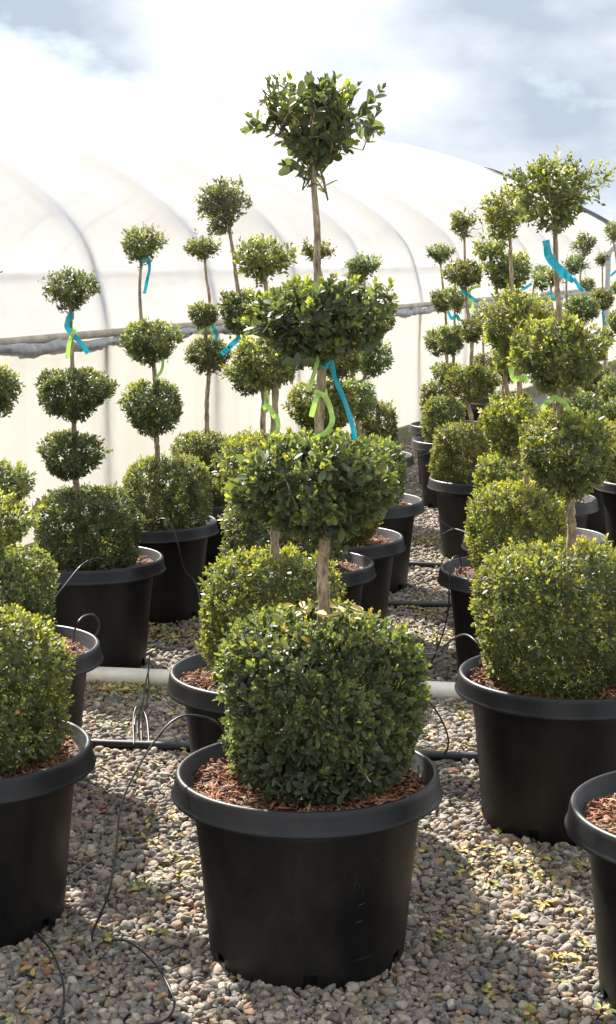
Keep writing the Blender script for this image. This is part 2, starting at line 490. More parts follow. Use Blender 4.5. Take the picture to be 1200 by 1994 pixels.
for (cx_, cy_) in ((-0.002, 3.548), (-0.819, 3.733), (0.857, 3.286)):
    vis &= np.hypot(Pn[:, 0] - cx_, Pn[:, 1] - cy_) > 0.245
# upper-layer stones nearest to the camera
score = np.where(vis & (Pn[:, 2] > 0.008), Pn[:, 3] / Pn[:, 1] ** 3, -1)
pick = np.argsort(-np.where(Pn[:, 1] < 3.75, score, score * 0.2))[:300]
for i in pick:
    so = bpy.data.objects.new('stone', fine[int(i) % len(fine)])
    so.location = Pn[i, :3]; so.rotation_euler = Rn[i]; s = Pn[i, 3]; so.scale = (s, s, s)
    link(so, ground)
keep = np.ones(len(Pn), bool); keep[pick] = False
def stone_cloud(name, P, rot, meshes):
    src = bpy.data.collections.new(name + '_source')
    for q in meshes: src.objects.link(bpy.data.objects.new('stone_source', q))
    me = bpy.data.meshes.new(name); me.vertices.add(len(P))
    me.vertices.foreach_set('co', np.ascontiguousarray(P[:, :3], dtype=np.float32).ravel())
    a = me.attributes.new('s_rot', 'FLOAT_VECTOR', 'POINT'); a.data.foreach_set('vector', np.ascontiguousarray(rot, dtype=np.float32).ravel())
    a = me.attributes.new('s_scl', 'FLOAT', 'POINT'); a.data.foreach_set('value', np.ascontiguousarray(P[:, 3], dtype=np.float32))
    a = me.attributes.new('s_idx', 'INT', 'POINT'); a.data.foreach_set('value', (np.arange(len(P)) * 7919 % len(meshes)).astype(np.int32))
    me.update()
    ob = obj(name, me, ground); ob['kind'] = 'stuff'
    ng = bpy.data.node_groups.new(name + '_nodes', 'GeometryNodeTree')
    ng.interface.new_socket('Geometry', in_out='INPUT', socket_type='NodeSocketGeometry')
    ng.interface.new_socket('Geometry', in_out='OUTPUT', socket_type='NodeSocketGeometry')
    N, L = ng.nodes, ng.links
    gi = N.new('NodeGroupInput'); go = N.new('NodeGroupOutput')
    ip = N.new('GeometryNodeInstanceOnPoints'); ci = N.new('GeometryNodeCollectionInfo')
    ci.inputs['Collection'].default_value = src; ci.inputs['Separate Children'].default_value = True; ci.inputs['Reset Children'].default_value = True
    def na(nm, ty):
        q = N.new('GeometryNodeInputNamedAttribute'); q.data_type = ty; q.inputs['Name'].default_value = nm; return q
    e2 = N.new('FunctionNodeEulerToRotation')
    L.new(na('s_rot', 'FLOAT_VECTOR').outputs['Attribute'], e2.inputs[0])
    L.new(gi.outputs[0], ip.inputs['Points']); L.new(ci.outputs[0], ip.inputs['Instance'])
    ip.inputs['Pick Instance'].default_value = True
    L.new(na('s_idx', 'INT').outputs['Attribute'], ip.inputs['Instance Index'])
    L.new(e2.outputs[0], ip.inputs['Rotation']); L.new(na('s_scl', 'FLOAT').outputs['Attribute'], ip.inputs['Scale'])
    L.new(ip.outputs[0], go.inputs[0])
    md = ob.modifiers.new('scatter', 'NODES'); md.node_group = ng
    return ob
Pf, Rf = stone_field(-2.2, 3.2, 5.9, 14.5, 0.030, 0.009, 0.021, 12, layers=2)
sidef = (Pf[:, 0] * -0.9336 + Pf[:, 1] * 0.3584) < 4.28
stone_cloud('gravel', np.concatenate([Pn[keep], Ps, Pf[sidef]]), np.concatenate([Rn[keep], Rs, Rf[sidef]]), fine)

# ------------------------------------------------------------------ foliage generator
LEAF0 = np.array([(0, 0, 0), (.22, .19, .035), (.60, .26, .05), (.22, -.19, .035), (.60, -.26, .05), (.3, 0, 0), (.66, 0, -.005), (1, 0, -.05),
                  (.88, .165, .005), (.88, -.165, .005)], dtype=np.float64)
LOOP0 = [0, 5, 1, 0, 3, 5, 5, 6, 2, 1, 5, 3, 4, 6, 6, 7, 8, 2, 6, 4, 9, 7]; TOT0 = [3, 3, 4, 4, 4, 4]
LEAF1 = np.array([(0, 0, 0), (.5, .25, .05), (.5, -.25, .05), (.5, 0, 0), (1, 0, -.05)], dtype=np.float64)
LOOP1 = [0, 3, 4, 1, 0, 2, 4, 3]; TOT1 = [4, 4]
LEAF2 = np.array([(0, 0, 0), (.55, .26, .03), (.55, -.26, .03), (1, 0, -.03)], dtype=np.float64)
LOOP2 = [0, 2, 3, 1]; TOT2 = [4]
LODS = [(LEAF0, LOOP0, TOT0), (LEAF1, LOOP1, TOT1), (LEAF2, LOOP2, TOT2)]
def unit(a): return a / np.maximum(np.linalg.norm(a, axis=-1, keepdims=True), 1e-9)
def sprig(rng, pairs, length, leaf):
    P, Dv, Nv, S, T = [], [], [], [], []
    roll = rng.uniform(0, 6.28)
    for k in range(pairs):
        t = (k + 0.4) / pairs
        ang = radians(72 - 44 * t)
        for h in (0, pi):
            a = roll + h + k * pi / 2 + rng.normal(0, 0.25); an = ang + rng.normal(0, 0.18)
            rad = np.array([cos(a), sin(a), 0]); zz = np.array([0, 0, 1.0])
            P.append(zz * length * (0.12 + 0.88 * t)); Dv.append(zz * cos(an) + rad * sin(an)); Nv.append(zz * sin(an) - rad * cos(an))
            S.append(leaf * (0.72 + 0.45 * sin(pi * min(1, t * 1.05)) - (0.28 if k == pairs - 1 else 0)) * rng.uniform(0.85, 1.15)); T.append(t)
    for h in (0.3, 2.4, 4.5):                  # terminal tuft
        rad = np.array([cos(roll + h), sin(roll + h), 0]); zz = np.array([0, 0, 1.0]); an = 0.3
        P.append(zz * length); Dv.append(zz * cos(an) + rad * sin(an)); Nv.append(zz * sin(an) - rad * cos(an)); S.append(leaf * 0.55); T.append(1.0)
    return [np.array(q) for q in (P, Dv, Nv, S, T)]
def rprof(kind, h):
    h = np.asarray(h, float)
    if kind == 'bush':
        hm, nu, nl, pl = 0.48, 3.8, 3.1, 3.1
    elif kind == 'ball':
        hm, nu, nl, pl = 0.58, 2.8, 1.6, 1.8
    else:
        hm, nu, nl, pl = 0.64, 1.9, 1.15, 1.25
    tu = np.clip((h - hm) / (1 - hm), 0, 1); tl = np.clip((hm - h) / hm, 0, 1)
    return np.where(h > hm, (1 - tu ** nu) ** (1 / nu), (1 - tl ** nl) ** (1 / pl))
class Shape:
    def __init__(self, kind, c, z0, z1, r, seed, lump=0.07):
        self.kind, self.c, self.z0, self.z1, self.r = kind, np.array(c), z0, z1, r
        g_ = np.random.default_rng(seed)
        self.w = [(g_.integers(1, 5), g_.uniform(1, 6), g_.uniform(0, 6.28), g_.uniform(0.4, 1.0) * lump) for _ in range(7)]
        hh = np.linspace(0.0, 1.0, 240); rr_ = rprof(kind, hh) * r
        ds = np.hypot(np.diff(rr_), np.diff(hh) * (z1 - z0)); wt = ds * 0.5 * (rr_[1:] + rr_[:-1])
        self.cdf = np.cumsum(wt) / wt.sum(); self.h = 0.5 * (hh[1:] + hh[:-1]); self.area = wt.sum() * 2 * pi
        self.dr = np.diff(rr_) / np.diff(hh)
    def sample(self, g_, n, k=1.0):
        i = np.searchsorted(self.cdf, g_.uniform(0, 1, n)); i = np.clip(i, 0, len(self.h) - 1)
        h = self.h[i]; ph_ = g_.uniform(0, 2 * pi, n)
        lumpy = 1 + sum(a * np.sin(m_ * ph_ + q * h * 2 + p) for m_, q, p, a in self.w) * 0.5
        rr_ = rprof(self.kind, h) * self.r * lumpy * k
        zc = 0.5 * (self.z0 + self.z1)
        pos = np.stack([self.c[0] + rr_ * np.cos(ph_), self.c[1] + rr_ * np.sin(ph_), zc + (self.z0 + h * (self.z1 - self.z0) - zc) * (0.5 + 0.5 * lumpy) * k], 1)
        nr = (self.z1 - self.z0); nzv = -self.dr[i]
        nn = unit(np.stack([nr * np.cos(ph_), nr * np.sin(ph_), nzv], 1))
        return pos, nn, h
def foliage_mesh(name, sh, lod, leaf, lai, fresh, seed, slen=2.3, pairs=4, loose=0.45, inner=0.3, up=0.35, dead=0.01, topdead=0.0, tint=(1, 1, 1)):
    g_ = np.random.default_rng(seed)
    shp, lp, tt = LODS[lod]
    lp = np.array(lp); tt = np.array(tt)
    per = pairs * 2 + 3
    leaf_area = 0.30 * leaf * leaf
    n = max(24, int(sh.area * lai / (leaf_area * per)))
    length = leaf * slen
    NV = 6
    variants = [sprig(g_, pairs, length, leaf) for _ in range(NV)]
    n_in = int(n * inner); n_out = n - n_in
    pos, nn, h = sh.sample(g_, n_out, 1.0)
    p2, n2, h2 = sh.sample(g_, n_in, 1.0)
    kk = g_.uniform(0.55, 0.85, (n_in, 1)); ctr = np.array([sh.c[0], sh.c[1], 0.5 * (sh.z0 + sh.z1)])
    p2 = ctr + (p2 - ctr) * kk
    outer = np.concatenate([np.ones(n_out), np.zeros(n_in)])
    pos = np.concatenate([pos, p2]); nn = np.concatenate([nn, n2]); h = np.concatenate([h, h2])
    d = unit(nn + np.array([0, 0, up]) + g_.normal(0, loose, nn.shape))
    sc = g_.uniform(0.7, 1.2, len(pos))
    stick = np.where(outer > 0, g_.uniform(0.8, 1.12, len(pos)), 0.5) - 0.25 * (g_.uniform(0, 1, len(pos)) < 0.10)
    shoot = (outer > 0) & (g_.uniform(0, 1, len(pos)) < 0.05 + 0.09 * fresh) & (h > 0.35)
    d[shoot] = unit(d[shoot] * 0.55 + np.array([0, 0, 0.75]) + g_.normal(0, 0.18, (int(shoot.sum()), 3)))
    stick = np.where(shoot, g_.uniform(0.5, 0.85, len(pos)), stick)
    kv = [g_.normal(0, 1, 3) * 55 for _ in range(4)]; kp = g_.uniform(0, 6.28, 4)
    clump = np.clip(0.5 + 0.33 * sum(np.sin(pos @ k_ + p_) for k_, p_ in zip(kv, kp)), 0, 1)
    stick = stick + 0.22 * (0.5 - clump) * (outer > 0)
    base = pos - d * (length * sc * stick)[:, None]
    tmp = unit(g_.normal(0, 1, d.shape)); xa = unit(np.cross(tmp, d)); ya = np.cross(d, xa)
    Rm = np.stack([xa, ya, d], 2)
    which = g_.integers(0, NV, len(pos))
    # per-sprig colour tendencies
    freshness = np.clip(fresh * (0.45 + 0.9 * h) * g_.uniform(0.3, 1.6, len(pos)), 0, 1) * outer
    freshness = np.where(shoot, np.clip(0.35 + fresh, 0, 1), freshness * (0.25 + 1.5 * clump))
    AV, AC = [], []
    for v in range(NV):
        idx = np.nonzero(which == v)[0]
        if not len(idx): continue
        P, Dv, Nv, S, T = variants[v]
        Rv = Rm[idx]; sv = sc[idx]
        wp = base[idx][:, None, :] + np.einsum('nij,lj->nli', Rv, P) * sv[:, None, None]
        wd = np.einsum('nij,lj->nli', Rv, Dv); wnm = np.einsum('nij,lj->nli', Rv, Nv)
        jit = g_.normal(0, 0.22, wd.shape); wd = unit(wd + jit); wnm = unit(wnm - wd * (wnm * wd).sum(-1, keepdims=True))
        ww = np.cross(wnm, wd)
        ls = (S[None, :] * sv[:, None] * g_.uniform(0.8, 1.15, (len(idx), len(S))))[..., None, None]
        vv = wp[:, :, None, :] + ls * (shp[None, None, :, 0:1] * wd[:, :, None, :] + shp[None, None, :, 1:2] * ww[:, :, None, :] + shp[None, None, :, 2:3] * wnm[:, :, None, :])
        AV.append(vv.reshape(-1, 3))
        nl_ = len(idx) * len(S)
        t_ = np.broadcast_to(T[None, :], (len(idx), len(S))).reshape(-1)
        fr = np.broadcast_to(freshness[idx][:, None], (len(idx), len(S))).reshape(-1)
        f_ = np.clip((t_ - 0.55) / 0.4, 0, 1) * fr * 1.5
        f_ = np.clip(f_ + g_.normal(0, 0.05, nl_), 0, 1)[:, None]
        old_a, old_b = np.array([0.062, 0.077, 0.044]), np.array([0.142, 0.168, 0.082])
        q = g_.uniform(0, 1, nl_)[:, None]
        q = np.clip(q + 0.5 * (np.broadcast_to(clump[idx][:, None], (len(idx), len(S))).reshape(-1, 1) - 0.5), 0, 1)
        old = old_a + (old_b - old_a) * q ** 1.5
        new = np.array([0.18, 0.202, 0.042]) + g_.uniform(0, 1, (nl_, 1)) * np.array([0.18, 0.155, 0.04])
        col = (old * (1 - f_) + new * f_) * np.array(tint)
        hb = np.broadcast_to((h * outer)[idx][:, None], (len(idx), len(S))).reshape(-1)
        dm = g_.uniform(0, 1, nl_) < (dead + topdead * (hb > 0.9))
        col[dm] = np.array([0.46, 0.30, 0.07]) * g_.uniform(0.5, 1.3, (int(dm.sum()), 1))
        AC.append(np.repeat(col, len(shp), axis=0))
    verts = np.concatenate(AV); cols = np.concatenate(AC)
    nl = len(verts) // len(shp)
    loops = (lp[None, :] + (np.arange(nl) * len(shp))[:, None]).ravel()
    tots = np.tile(tt, nl)
    me = mesh_np(name, verts, loops, tots, cols)
    me.materials.append(M['leaf'])
    return me, base, pos

# ------------------------------------------------------------------ pots (shared meshes)
POT_H = 0.441
def pot_wall_mesh():
    V, F = [], []
    outer = [(0.0, 0.004), (0.205, 0.004), (0.219, 0.008), (0.2245, 0.018), (0.2275, 0.048), (0.2345, 0.12), (0.2405, 0.19), (0.2465, 0.25), (0.253, 0.31), (0.2595, 0.36), (0.268, 0.394)]
    inner = [(0.262, 0.396), (0.253, 0.36), (0.242, 0.25), (0.228, 0.12), (0.220, 0.05), (0.21, 0.012), (0.0, 0.012)]
    prof_ = outer + inner
    seg = 96
    notches = {0, 1, 16, 17, 32, 33, 48, 49, 64, 65, 80, 81}
    lathe(prof_, seg, V, F, lambda k, i: (k in notches and prof_[i][1] < 0.048 and i in (2, 3, 14, 13)))
    return mesh_py('pot', V, F)
def rim_mesh():
    V, F = [], []
    p = [(0.262, 0.392), (0.270, 0.3905), (0.303, 0.386), (0.3085, 0.3875), (0.3095, 0.391), (0.3065, 0.395), (0.3045, 0.400), (0.3005, 0.428), (0.2985, 0.4365),
         (0.2945, 0.441), (0.2895, 0.4415), (0.2855, 0.438), (0.2835, 0.430), (0.2800, 0.428), (0.2790, 0.418), (0.2750, 0.416), (0.2740, 0.404), (0.2700, 0.402), (0.262, 0.392)]
    lathe(p, 96, V, F)
    return mesh_py('rim', V, F)
POT_ME, RIM_ME = pot_wall_mesh(), rim_mesh()
POT_ME.materials.append(M['pot']); RIM_ME.materials.append(M['rim'])

def mulch_mesh(seed, chips):
    g_ = np.random.default_rng(seed); r = random.Random(seed)
    V, F, C = [], [], []
    rings, seg = 9, 40
    def hz(x, y): return 0.402 + 0.008 * sin(14 * x + seed) * cos(17 * y) + 0.006 * sin(31 * x + 3 * seed + 23 * y) + 0.014 * max(0, 1 - math.hypot(x, y) / 0.2)
    V.append((0, 0, hz(0, 0)))
    for i in range(1, rings + 1):
        for k in range(seg):
            a = 2 * pi * k / seg; rr_ = 0.2755 * i / rings; x, y = rr_ * cos(a), rr_ * sin(a)
            V.append((x, y, hz(x, y) - (0.003 if i == rings else 0)))
    for k in range(seg): F.append((0, 1 + k, 1 + (k + 1) % seg))
    for i in range(rings - 1):
        for k in range(seg):
            a = 1 + i * seg + k; b_ = 1 + i * seg + (k + 1) % seg
            F.append((a, a + seg, b_ + seg, b_))
    C += [(0.075, 0.032, 0.018)] * len(V)
    for _ in range(chips):
        rr_ = 0.268 * math.sqrt(r.uniform(0.12, 1)); a = r.uniform(0, 2 * pi); x, y = rr_ * cos(a), rr_ * sin(a)
        L_, W_, T_ = r.uniform(0.010, 0.045), r.uniform(0.0018, 0.005), r.uniform(0.0012, 0.003)
        d = Vector((r.gauss(0, 1), r.gauss(0, 1), r.gauss(0, 0.32))).normalized()
        w = d.cross(Vector((r.gauss(0, 0.4), r.gauss(0, 0.4), 1))).normalized(); nn = w.cross(d)
        if rr_ + L_ * 0.5 > 0.268: L_ = 0.012
        c = Vector((x, y, hz(x, y) + r.uniform(0.001, 0.008))); b_ = len(V)
        bend = nn * r.uniform(-0.15, 0.15) * L_
        for (t, ws) in ((-0.5, 0.45), (0.0, 1.0), (0.5, 0.3)):
            off = c + d * L_ * t + (bend if t == 0 else Vector((0, 0, 0)))
            V.append(tuple(off + w * W_ * ws)); V.append(tuple(off - w * W_ * ws)); V.append(tuple(off + nn * T_ * ws * 1.6))
        for q in (0, 3):
            for (i0, i1) in ((0, 2), (2, 1), (1, 0)):
                F.append((b_ + q + i0, b_ + q + i1, b_ + q + 3 + i1, b_ + q + 3 + i0))
        F.append((b_, b_ + 1, b_ + 2)); F.append((b_ + 8, b_ + 7, b_ + 6))
        k_ = r.random()
        col = (0.31, 0.12, 0.058) if k_ < 0.5 else (0.17, 0.07, 0.038) if k_ < 0.65 else (0.44, 0.24, 0.13) if k_ < 0.94 else (0.42, 0.34, 0.20)
        s = r.uniform(0.7, 1.25); C += [tuple(x_ * s for x_ in col)] * 9
    me = mesh_py('bark_mulch', V, F, True)
    at_ = me.attributes.new('leaf_colour', 'FLOAT_COLOR', 'POINT')
    at_.data.foreach_set('color', np.array([(*c_, 1) for c_ in C], dtype=np.float32).ravel())
    me.materials.append(M['mulch']); return me
MULCH_NEAR = [mulch_mesh(s, 1500) for s in (1, 2)]
MULCH_FAR = [mulch_mesh(s, 450) for s in (3, 4)]

# ------------------------------------------------------------------ the potted topiaries
# key: (x, y, tiers [(dx, z0, z1, radius)], trunk [(dx, z)])
PLANTS = {
 'A': (-0.002, 3.548, [(0.027, 0.395, 0.811, 0.233), (0.019, 0.979, 1.208, 0.185), (0.029, 1.364, 1.551, 0.158), (0.017, 1.76, 1.971, 0.133)], [(0.037, 0.796), (0.034, 0.913), (0.039, 0.983), (0.027, 1.201), (0.032, 1.37), (0.022, 1.548), (0.022, 1.647), (0.014, 1.761)]),
 'B': (-0.819, 3.733, [(0.012, 0.395, 0.766, 0.244), (0.022, 0.894, 1.051, 0.151), (0.0, 1.241, 1.371, 0.099), (0.019, 1.569, 1.732, 0.076)], [(0.018, 0.779), (0.017, 0.903), (0.019, 1.121), (0.004, 1.288), (0.019, 1.65)]),
 'C': (-0.928, 4.749, [(-0.017, 0.395, 0.748, 0.192), (0.001, 0.854, 1.0, 0.115), (0.005, 1.131, 1.289, 0.081), (-0.022, 1.46, 1.595, 0.049)], [(-0.009, 0.747), (-0.005, 0.863), (0.001, 1.055), (0.007, 1.267), (-0.028, 1.505)]),
 'D': (-0.864, 6.200, [(0.009, 0.395, 0.716, 0.212), (-0.052, 0.744, 0.935, 0.13), (-0.032, 0.978, 1.18, 0.152), (-0.039, 1.379, 1.552, 0.115)], [(-0.03, 0.702), (-0.035, 0.742), (-0.037, 0.952), (-0.038, 1.169), (-0.038, 1.325), (-0.04, 1.403)]),
 'E': (-0.705, 7.093, [(0.08, 0.395, 0.729, 0.199), (0.024, 0.811, 1.068, 0.139), (0.018, 1.126, 1.332, 0.126), (-0.018, 1.552, 1.736, 0.1)], [(0.04, 0.712), (0.037, 0.815), (0.034, 1.052), (0.026, 1.142), (-0.016, 1.287), (-0.027, 1.442), (-0.018, 1.586)]),
 'F': (-0.473, 7.764, [(-0.03, 0.395, 0.77, 0.16), (-0.003, 1.043, 1.222, 0.108), (-0.025, 1.253, 1.386, 0.077), (-0.029, 1.578, 1.694, 0.094)], [(-0.014, 0.754), (-0.013, 0.915), (-0.002, 1.063), (-0.017, 1.234), (0.004, 1.38), (-0.01, 1.501), (-0.018, 1.598)]),
 'G': (-0.092, 4.453, [(-0.012, 0.395, 0.784, 0.203), (-0.029, 0.868, 1.109, 0.138), (-0.017, 1.233, 1.385, 0.101), (-0.03, 1.518, 1.65, 0.095)], [(-0.001, 0.778), (-0.001, 0.872), (-0.003, 1.102), (0.002, 1.244), (-0.009, 1.399), (-0.026, 1.538)]),
 'H': (-0.047, 6.100, [(-0.055, 0.395, 0.687, 0.236), (-0.167, 0.708, 0.938, 0.137), (-0.165, 1.079, 1.222, 0.105), (-0.21, 1.306, 1.477, 0.088), (-0.269, 1.677, 1.875, 0.107)], [(-0.1, 0.687), (-0.124, 0.952), (-0.121, 1.088), (-0.18, 1.252), (-0.216, 1.482), (-0.23, 1.596), (-0.248, 1.709)]),
 'I': (0.101, 6.688, [(0.019, 0.395, 0.732, 0.185), (-0.044, 0.86, 1.097, 0.149), (0.017, 1.089, 1.284, 0.119), (-0.065, 1.56, 1.663, 0.072)], [(0.006, 0.73), (-0.016, 0.859), (0.015, 1.093), (-0.017, 1.388), (-0.059, 1.576)]),
 'J': (0.256, 7.730, [(0.031, 0.395, 0.743, 0.188), (-0.022, 0.825, 1.021, 0.106), (0.058, 1.021, 1.212, 0.093), (0.004, 1.491, 1.618, 0.095)], [(-0.009, 0.72), (-0.024, 0.844), (-0.035, 0.992), (0.019, 1.046), (0.017, 1.357), (0.007, 1.526)]),
 'K': (0.324, 9.536, [(0.082, 0.395, 0.763, 0.132), (-0.018, 0.943, 1.139, 0.101), (-0.001, 1.183, 1.333, 0.083), (-0.033, 1.422, 1.541, 0.075)], [(0.086, 0.731), (-0.052, 0.883), (-0.023, 1.154), (-0.018, 1.422), (-0.024, 1.481)]),
 'L': (0.723, 4.424, [(-0.021, 0.395, 0.81, 0.248), (-0.015, 0.939, 1.179, 0.138), (-0.037, 1.222, 1.434, 0.135), (-0.063, 1.641, 1.867, 0.129)], [(0.009, 0.805), (0.005, 0.877), (-0.001, 0.956), (-0.03, 1.155), (-0.035, 1.261), (-0.039, 1.428), (-0.048, 1.511), (-0.056, 1.655)]),
 'M': (0.795, 5.970, [(-0.011, 0.395, 0.768, 0.192), (-0.033, 0.846, 1.086, 0.118), (-0.034, 1.207, 1.476, 0.135), (-0.084, 1.631, 1.851, 0.086)], [(0.019, 0.735), (0.02, 0.86), (-0.006, 1.032), (-0.023, 1.213), (-0.045, 1.447), (-0.053, 1.558), (-0.06, 1.651)]),
 'N': (0.954, 6.688, [(-0.101, 0.395, 0.796, 0.166), (-0.091, 1.083, 1.273, 0.111), (-0.135, 1.45, 1.614, 0.095), (-0.218, 1.575, 1.676, 0.082)], [(-0.099, 0.794), (-0.137, 1.093), (-0.152, 1.304), (-0.186, 1.472), (-0.209, 1.586)]),
 'O': (0.942, 8.510, [(-0.143, 0.395, 0.742, 0.152), (-0.086, 0.845, 1.045, 0.14), (-0.084, 1.146, 1.289, 0.074), (-0.128, 1.434, 1.589, 0.106), (-0.143, 1.663, 1.841, 0.068)], [(-0.075, 0.728), (-0.101, 0.85), (-0.087, 1.026), (-0.084, 1.174), (-0.111, 1.334), (-0.124, 1.493), (-0.13, 1.678)]),
 'P': (0.970, 10.336, [(-0.101, 0.395, 0.727, 0.145), (-0.08, 0.784, 0.944, 0.11), (-0.061, 0.977, 1.183, 0.098), (-0.032, 1.233, 1.432, 0.075)], [(-0.056, 0.708), (-0.051, 0.823), (-0.041, 0.987), (-0.038, 1.279)]),
 'Q': (1.013, 11.316, [(-0.117, 0.395, 0.755, 0.112), (-0.108, 0.905, 1.116, 0.1), (-0.085, 1.221, 1.385, 0.091), (-0.094, 1.541, 1.698, 0.096)], [(-0.033, 0.733), (-0.046, 0.93), (-0.057, 1.214), (-0.081, 1.426), (-0.097, 1.567)]),
 'R': (1.106, 7.798, [(0.096, 0.395, 0.676, 0.152), (0.069, 0.937, 1.11, 0.111), (0.075, 1.208, 1.355, 0.098), (0.051, 1.452, 1.55, 0.067)], [(0.085, 0.663), (0.07, 0.962), (0.071, 1.233), (0.05, 1.501)]),
 'S': (1.820, 8.449, [(-0.045, 0.395, 0.753, 0.25), (-0.045, 0.883, 1.097, 0.127), (-0.05, 1.256, 1.442, 0.12), (-0.081, 1.598, 1.756, 0.086)], [(-0.039, 0.748), (-0.049, 1.07), (-0.063, 1.335), (-0.078, 1.651)]),
 'U': (0.857, 3.286, [(0.019, 0.395, 0.822, 0.202), (-0.024, 1.009, 1.196, 0.137), (-0.047, 1.366, 1.531, 0.125), (-0.067, 1.732, 1.895, 0.107)], [(-0.002, 0.822), (-0.015, 1.017), (-0.031, 1.282), (-0.044, 1.49), (-0.06, 1.764)]),
 'T1': (1.577, 9.400, [(0.029, 0.395, 0.823, 0.13), (-0.045, 0.886, 1.16, 0.104), (0.006, 1.212, 1.387, 0.111), (-0.051, 1.488, 1.618, 0.075)], [(-0.03, 0.788), (-0.036, 0.908), (-0.058, 1.189), (-0.085, 1.336), (-0.087, 1.512)]),
 'T2': (2.356, 13.000, [(-0.027, 0.395, 0.738, 0.155), (0.024, 0.881, 1.045, 0.072), (-0.013, 1.183, 1.354, 0.104), (-0.026, 1.515, 1.649, 0.067)], [(0.025, 0.709), (0.021, 0.873), (-0.005, 1.199), (-0.018, 1.523)]),
 'T3': (2.235, 11.600, [(-0.009, 0.395, 0.781, 0.151), (-0.013, 1.041, 1.242, 0.092), (-0.017, 1.328, 1.437, 0.073), (-0.079, 1.684, 1.862, 0.069)], [(-0.009, 0.748), (-0.015, 1.059), (-0.024, 1.386), (-0.053, 1.602), (-0.074, 1.71)]),
 'T4': (1.875, 11.100, [(-0.088, 0.395, 0.72, 0.155), (-0.059, 0.907, 1.118, 0.114), (0.024, 1.36, 1.464, 0.056), (-0.004, 1.577, 1.768, 0.087)], [(-0.091, 0.696), (-0.049, 0.977), (-0.016, 1.326), (-0.027, 1.464), (-0.009, 1.602)]),
 'T5': (1.555, 10.150, [(-0.279, 0.395, 0.778, 0.145), (-0.127, 0.965, 1.158, 0.112), (-0.098, 1.373, 1.561, 0.077)], [(-0.233, 0.757), (-0.154, 0.998), (-0.154, 1.411)]),
 'T6': (1.469, 13.200, [(-0.033, 0.395, 0.839, 0.105), (-0.064, 1.028, 1.194, 0.094)], [(-0.039, 0.779), (-0.062, 1.152)]),
 'T7': (2.063, 10.100, [(-0.088, 0.395, 0.734, 0.148), (-0.096, 0.905, 1.001, 0.08)], [(-0.095, 0.712), (-0.097, 0.969)]),
 'T8': (1.151, 9.350, [(-0.055, 0.395, 0.744, 0.127), (-0.009, 0.867, 1.015, 0.074)], [(-0.035, 0.718), (-0.01, 0.956)]),
}
# key: (lod, leaf length, freshness, label)
STYLE = {
 'A': (0, 0.0205, 0.35, 'big black pot in the front centre with the tallest boxwood topiary of three balls'),
 'B': (1, 0.0192, 0.55, 'front left boxwood topiary in a black pot cut off by the left picture edge'),
 'C': (1, 0.0188, 0.55, 'second black pot with boxwood on the left picture edge, behind the front left pot'),
 'D': (1, 0.0188, 0.18, 'dark boxwood topiary with three balls in a black pot right before the left greenhouse wall'),
 'E': (1, 0.0188, 0.5, 'boxwood topiary second from the left along the greenhouse wall, thin bent upper trunk'),
 'F': (1, 0.0188, 0.5, 'small-headed boxwood topiary third along the greenhouse wall, flat tuft on top'),
 'G': (1, 0.0192, 0.6, 'boxwood topiary directly behind the front centre pot, its bush sticking out on the left'),
 'H': (1, 0.0188, 0.5, 'slender topiary with a left-leaning trunk and loose pointed top ball behind the centre'),
 'I': (1, 0.0188, 0.4, 'boxwood topiary whose black pot shows brown mulch right of the front trunk'),
 'J': (2, 0.0205, 0.35, 'boxwood topiary with a flat round top ball just right of the tallest one, far centre'),
 'K': (2, 0.0205, 0.4, 'small far topiary before the mossy foot of the greenhouse wall, centre'),
 'L': (1, 0.0192, 0.55, 'large boxwood topiary on the right with a broad top ball and wide square bush'),
 'M': (1, 0.0188, 0.85, 'bright yellow-green boxwood topiary just behind the large right one'),
 'N': (2, 0.0205, 0.6, 'boxwood topiary partly hidden behind the bright yellow-green one on the right'),
 'O': (2, 0.0205, 0.3, 'middle-right topiary with a boxy dark bush and a pointed tuft on top'),
 'P': (2, 0.0205, 0.4, 'far boxwood topiary in the second pot from the greenhouse in the right-hand row'),
 'Q': (2, 0.0205, 0.4, 'farthest boxwood topiary in the right-hand row, thin trunk against the greenhouse wall'),
 'R': (2, 0.0205, 0.4, 'topiary mostly hidden behind the balls of the large right boxwood'),
 'S': (2, 0.0205, 0.4, 'black pot with a wide bush half cut by the right picture edge, mid distance'),
 'U': (1, 0.0192, 0.5, 'black pot of red-brown mulch in the bottom right corner, its plant outside the picture'),
 'T1': (2, 0.0205, 0.35, 'far topiary whose upper balls show just right of the large right trunk'),
 'T2': (2, 0.0205, 0.35, 'far right thin topiary with a tiny round top before the hooked pipe'),
 'T3': (2, 0.0205, 0.4, 'far topiary at the right picture edge with a high small top ball'),
 'T4': (2, 0.0205, 0.35, 'far topiary with a square top ball against the greenhouse, right of the large trunk'),
 'T5': (2, 0.0205, 0.35, 'far topiary with a dark ball seen between the two near trunks on the right'),
 'T6': (2, 0.0205, 0.3, 'far low topiary glimpsed between the middle-right topiary and the bright one'),
 'T7': (2, 0.0205, 0.4, 'far round bush at the right picture edge above the half-cut pot'),
 'T8': (2, 0.0205, 0.45, 'far bush glimpsed above the bright yellow-green bush on the right'),
}
GROUP = 'potted boxwood topiaries'
holders = {}
tri = 0
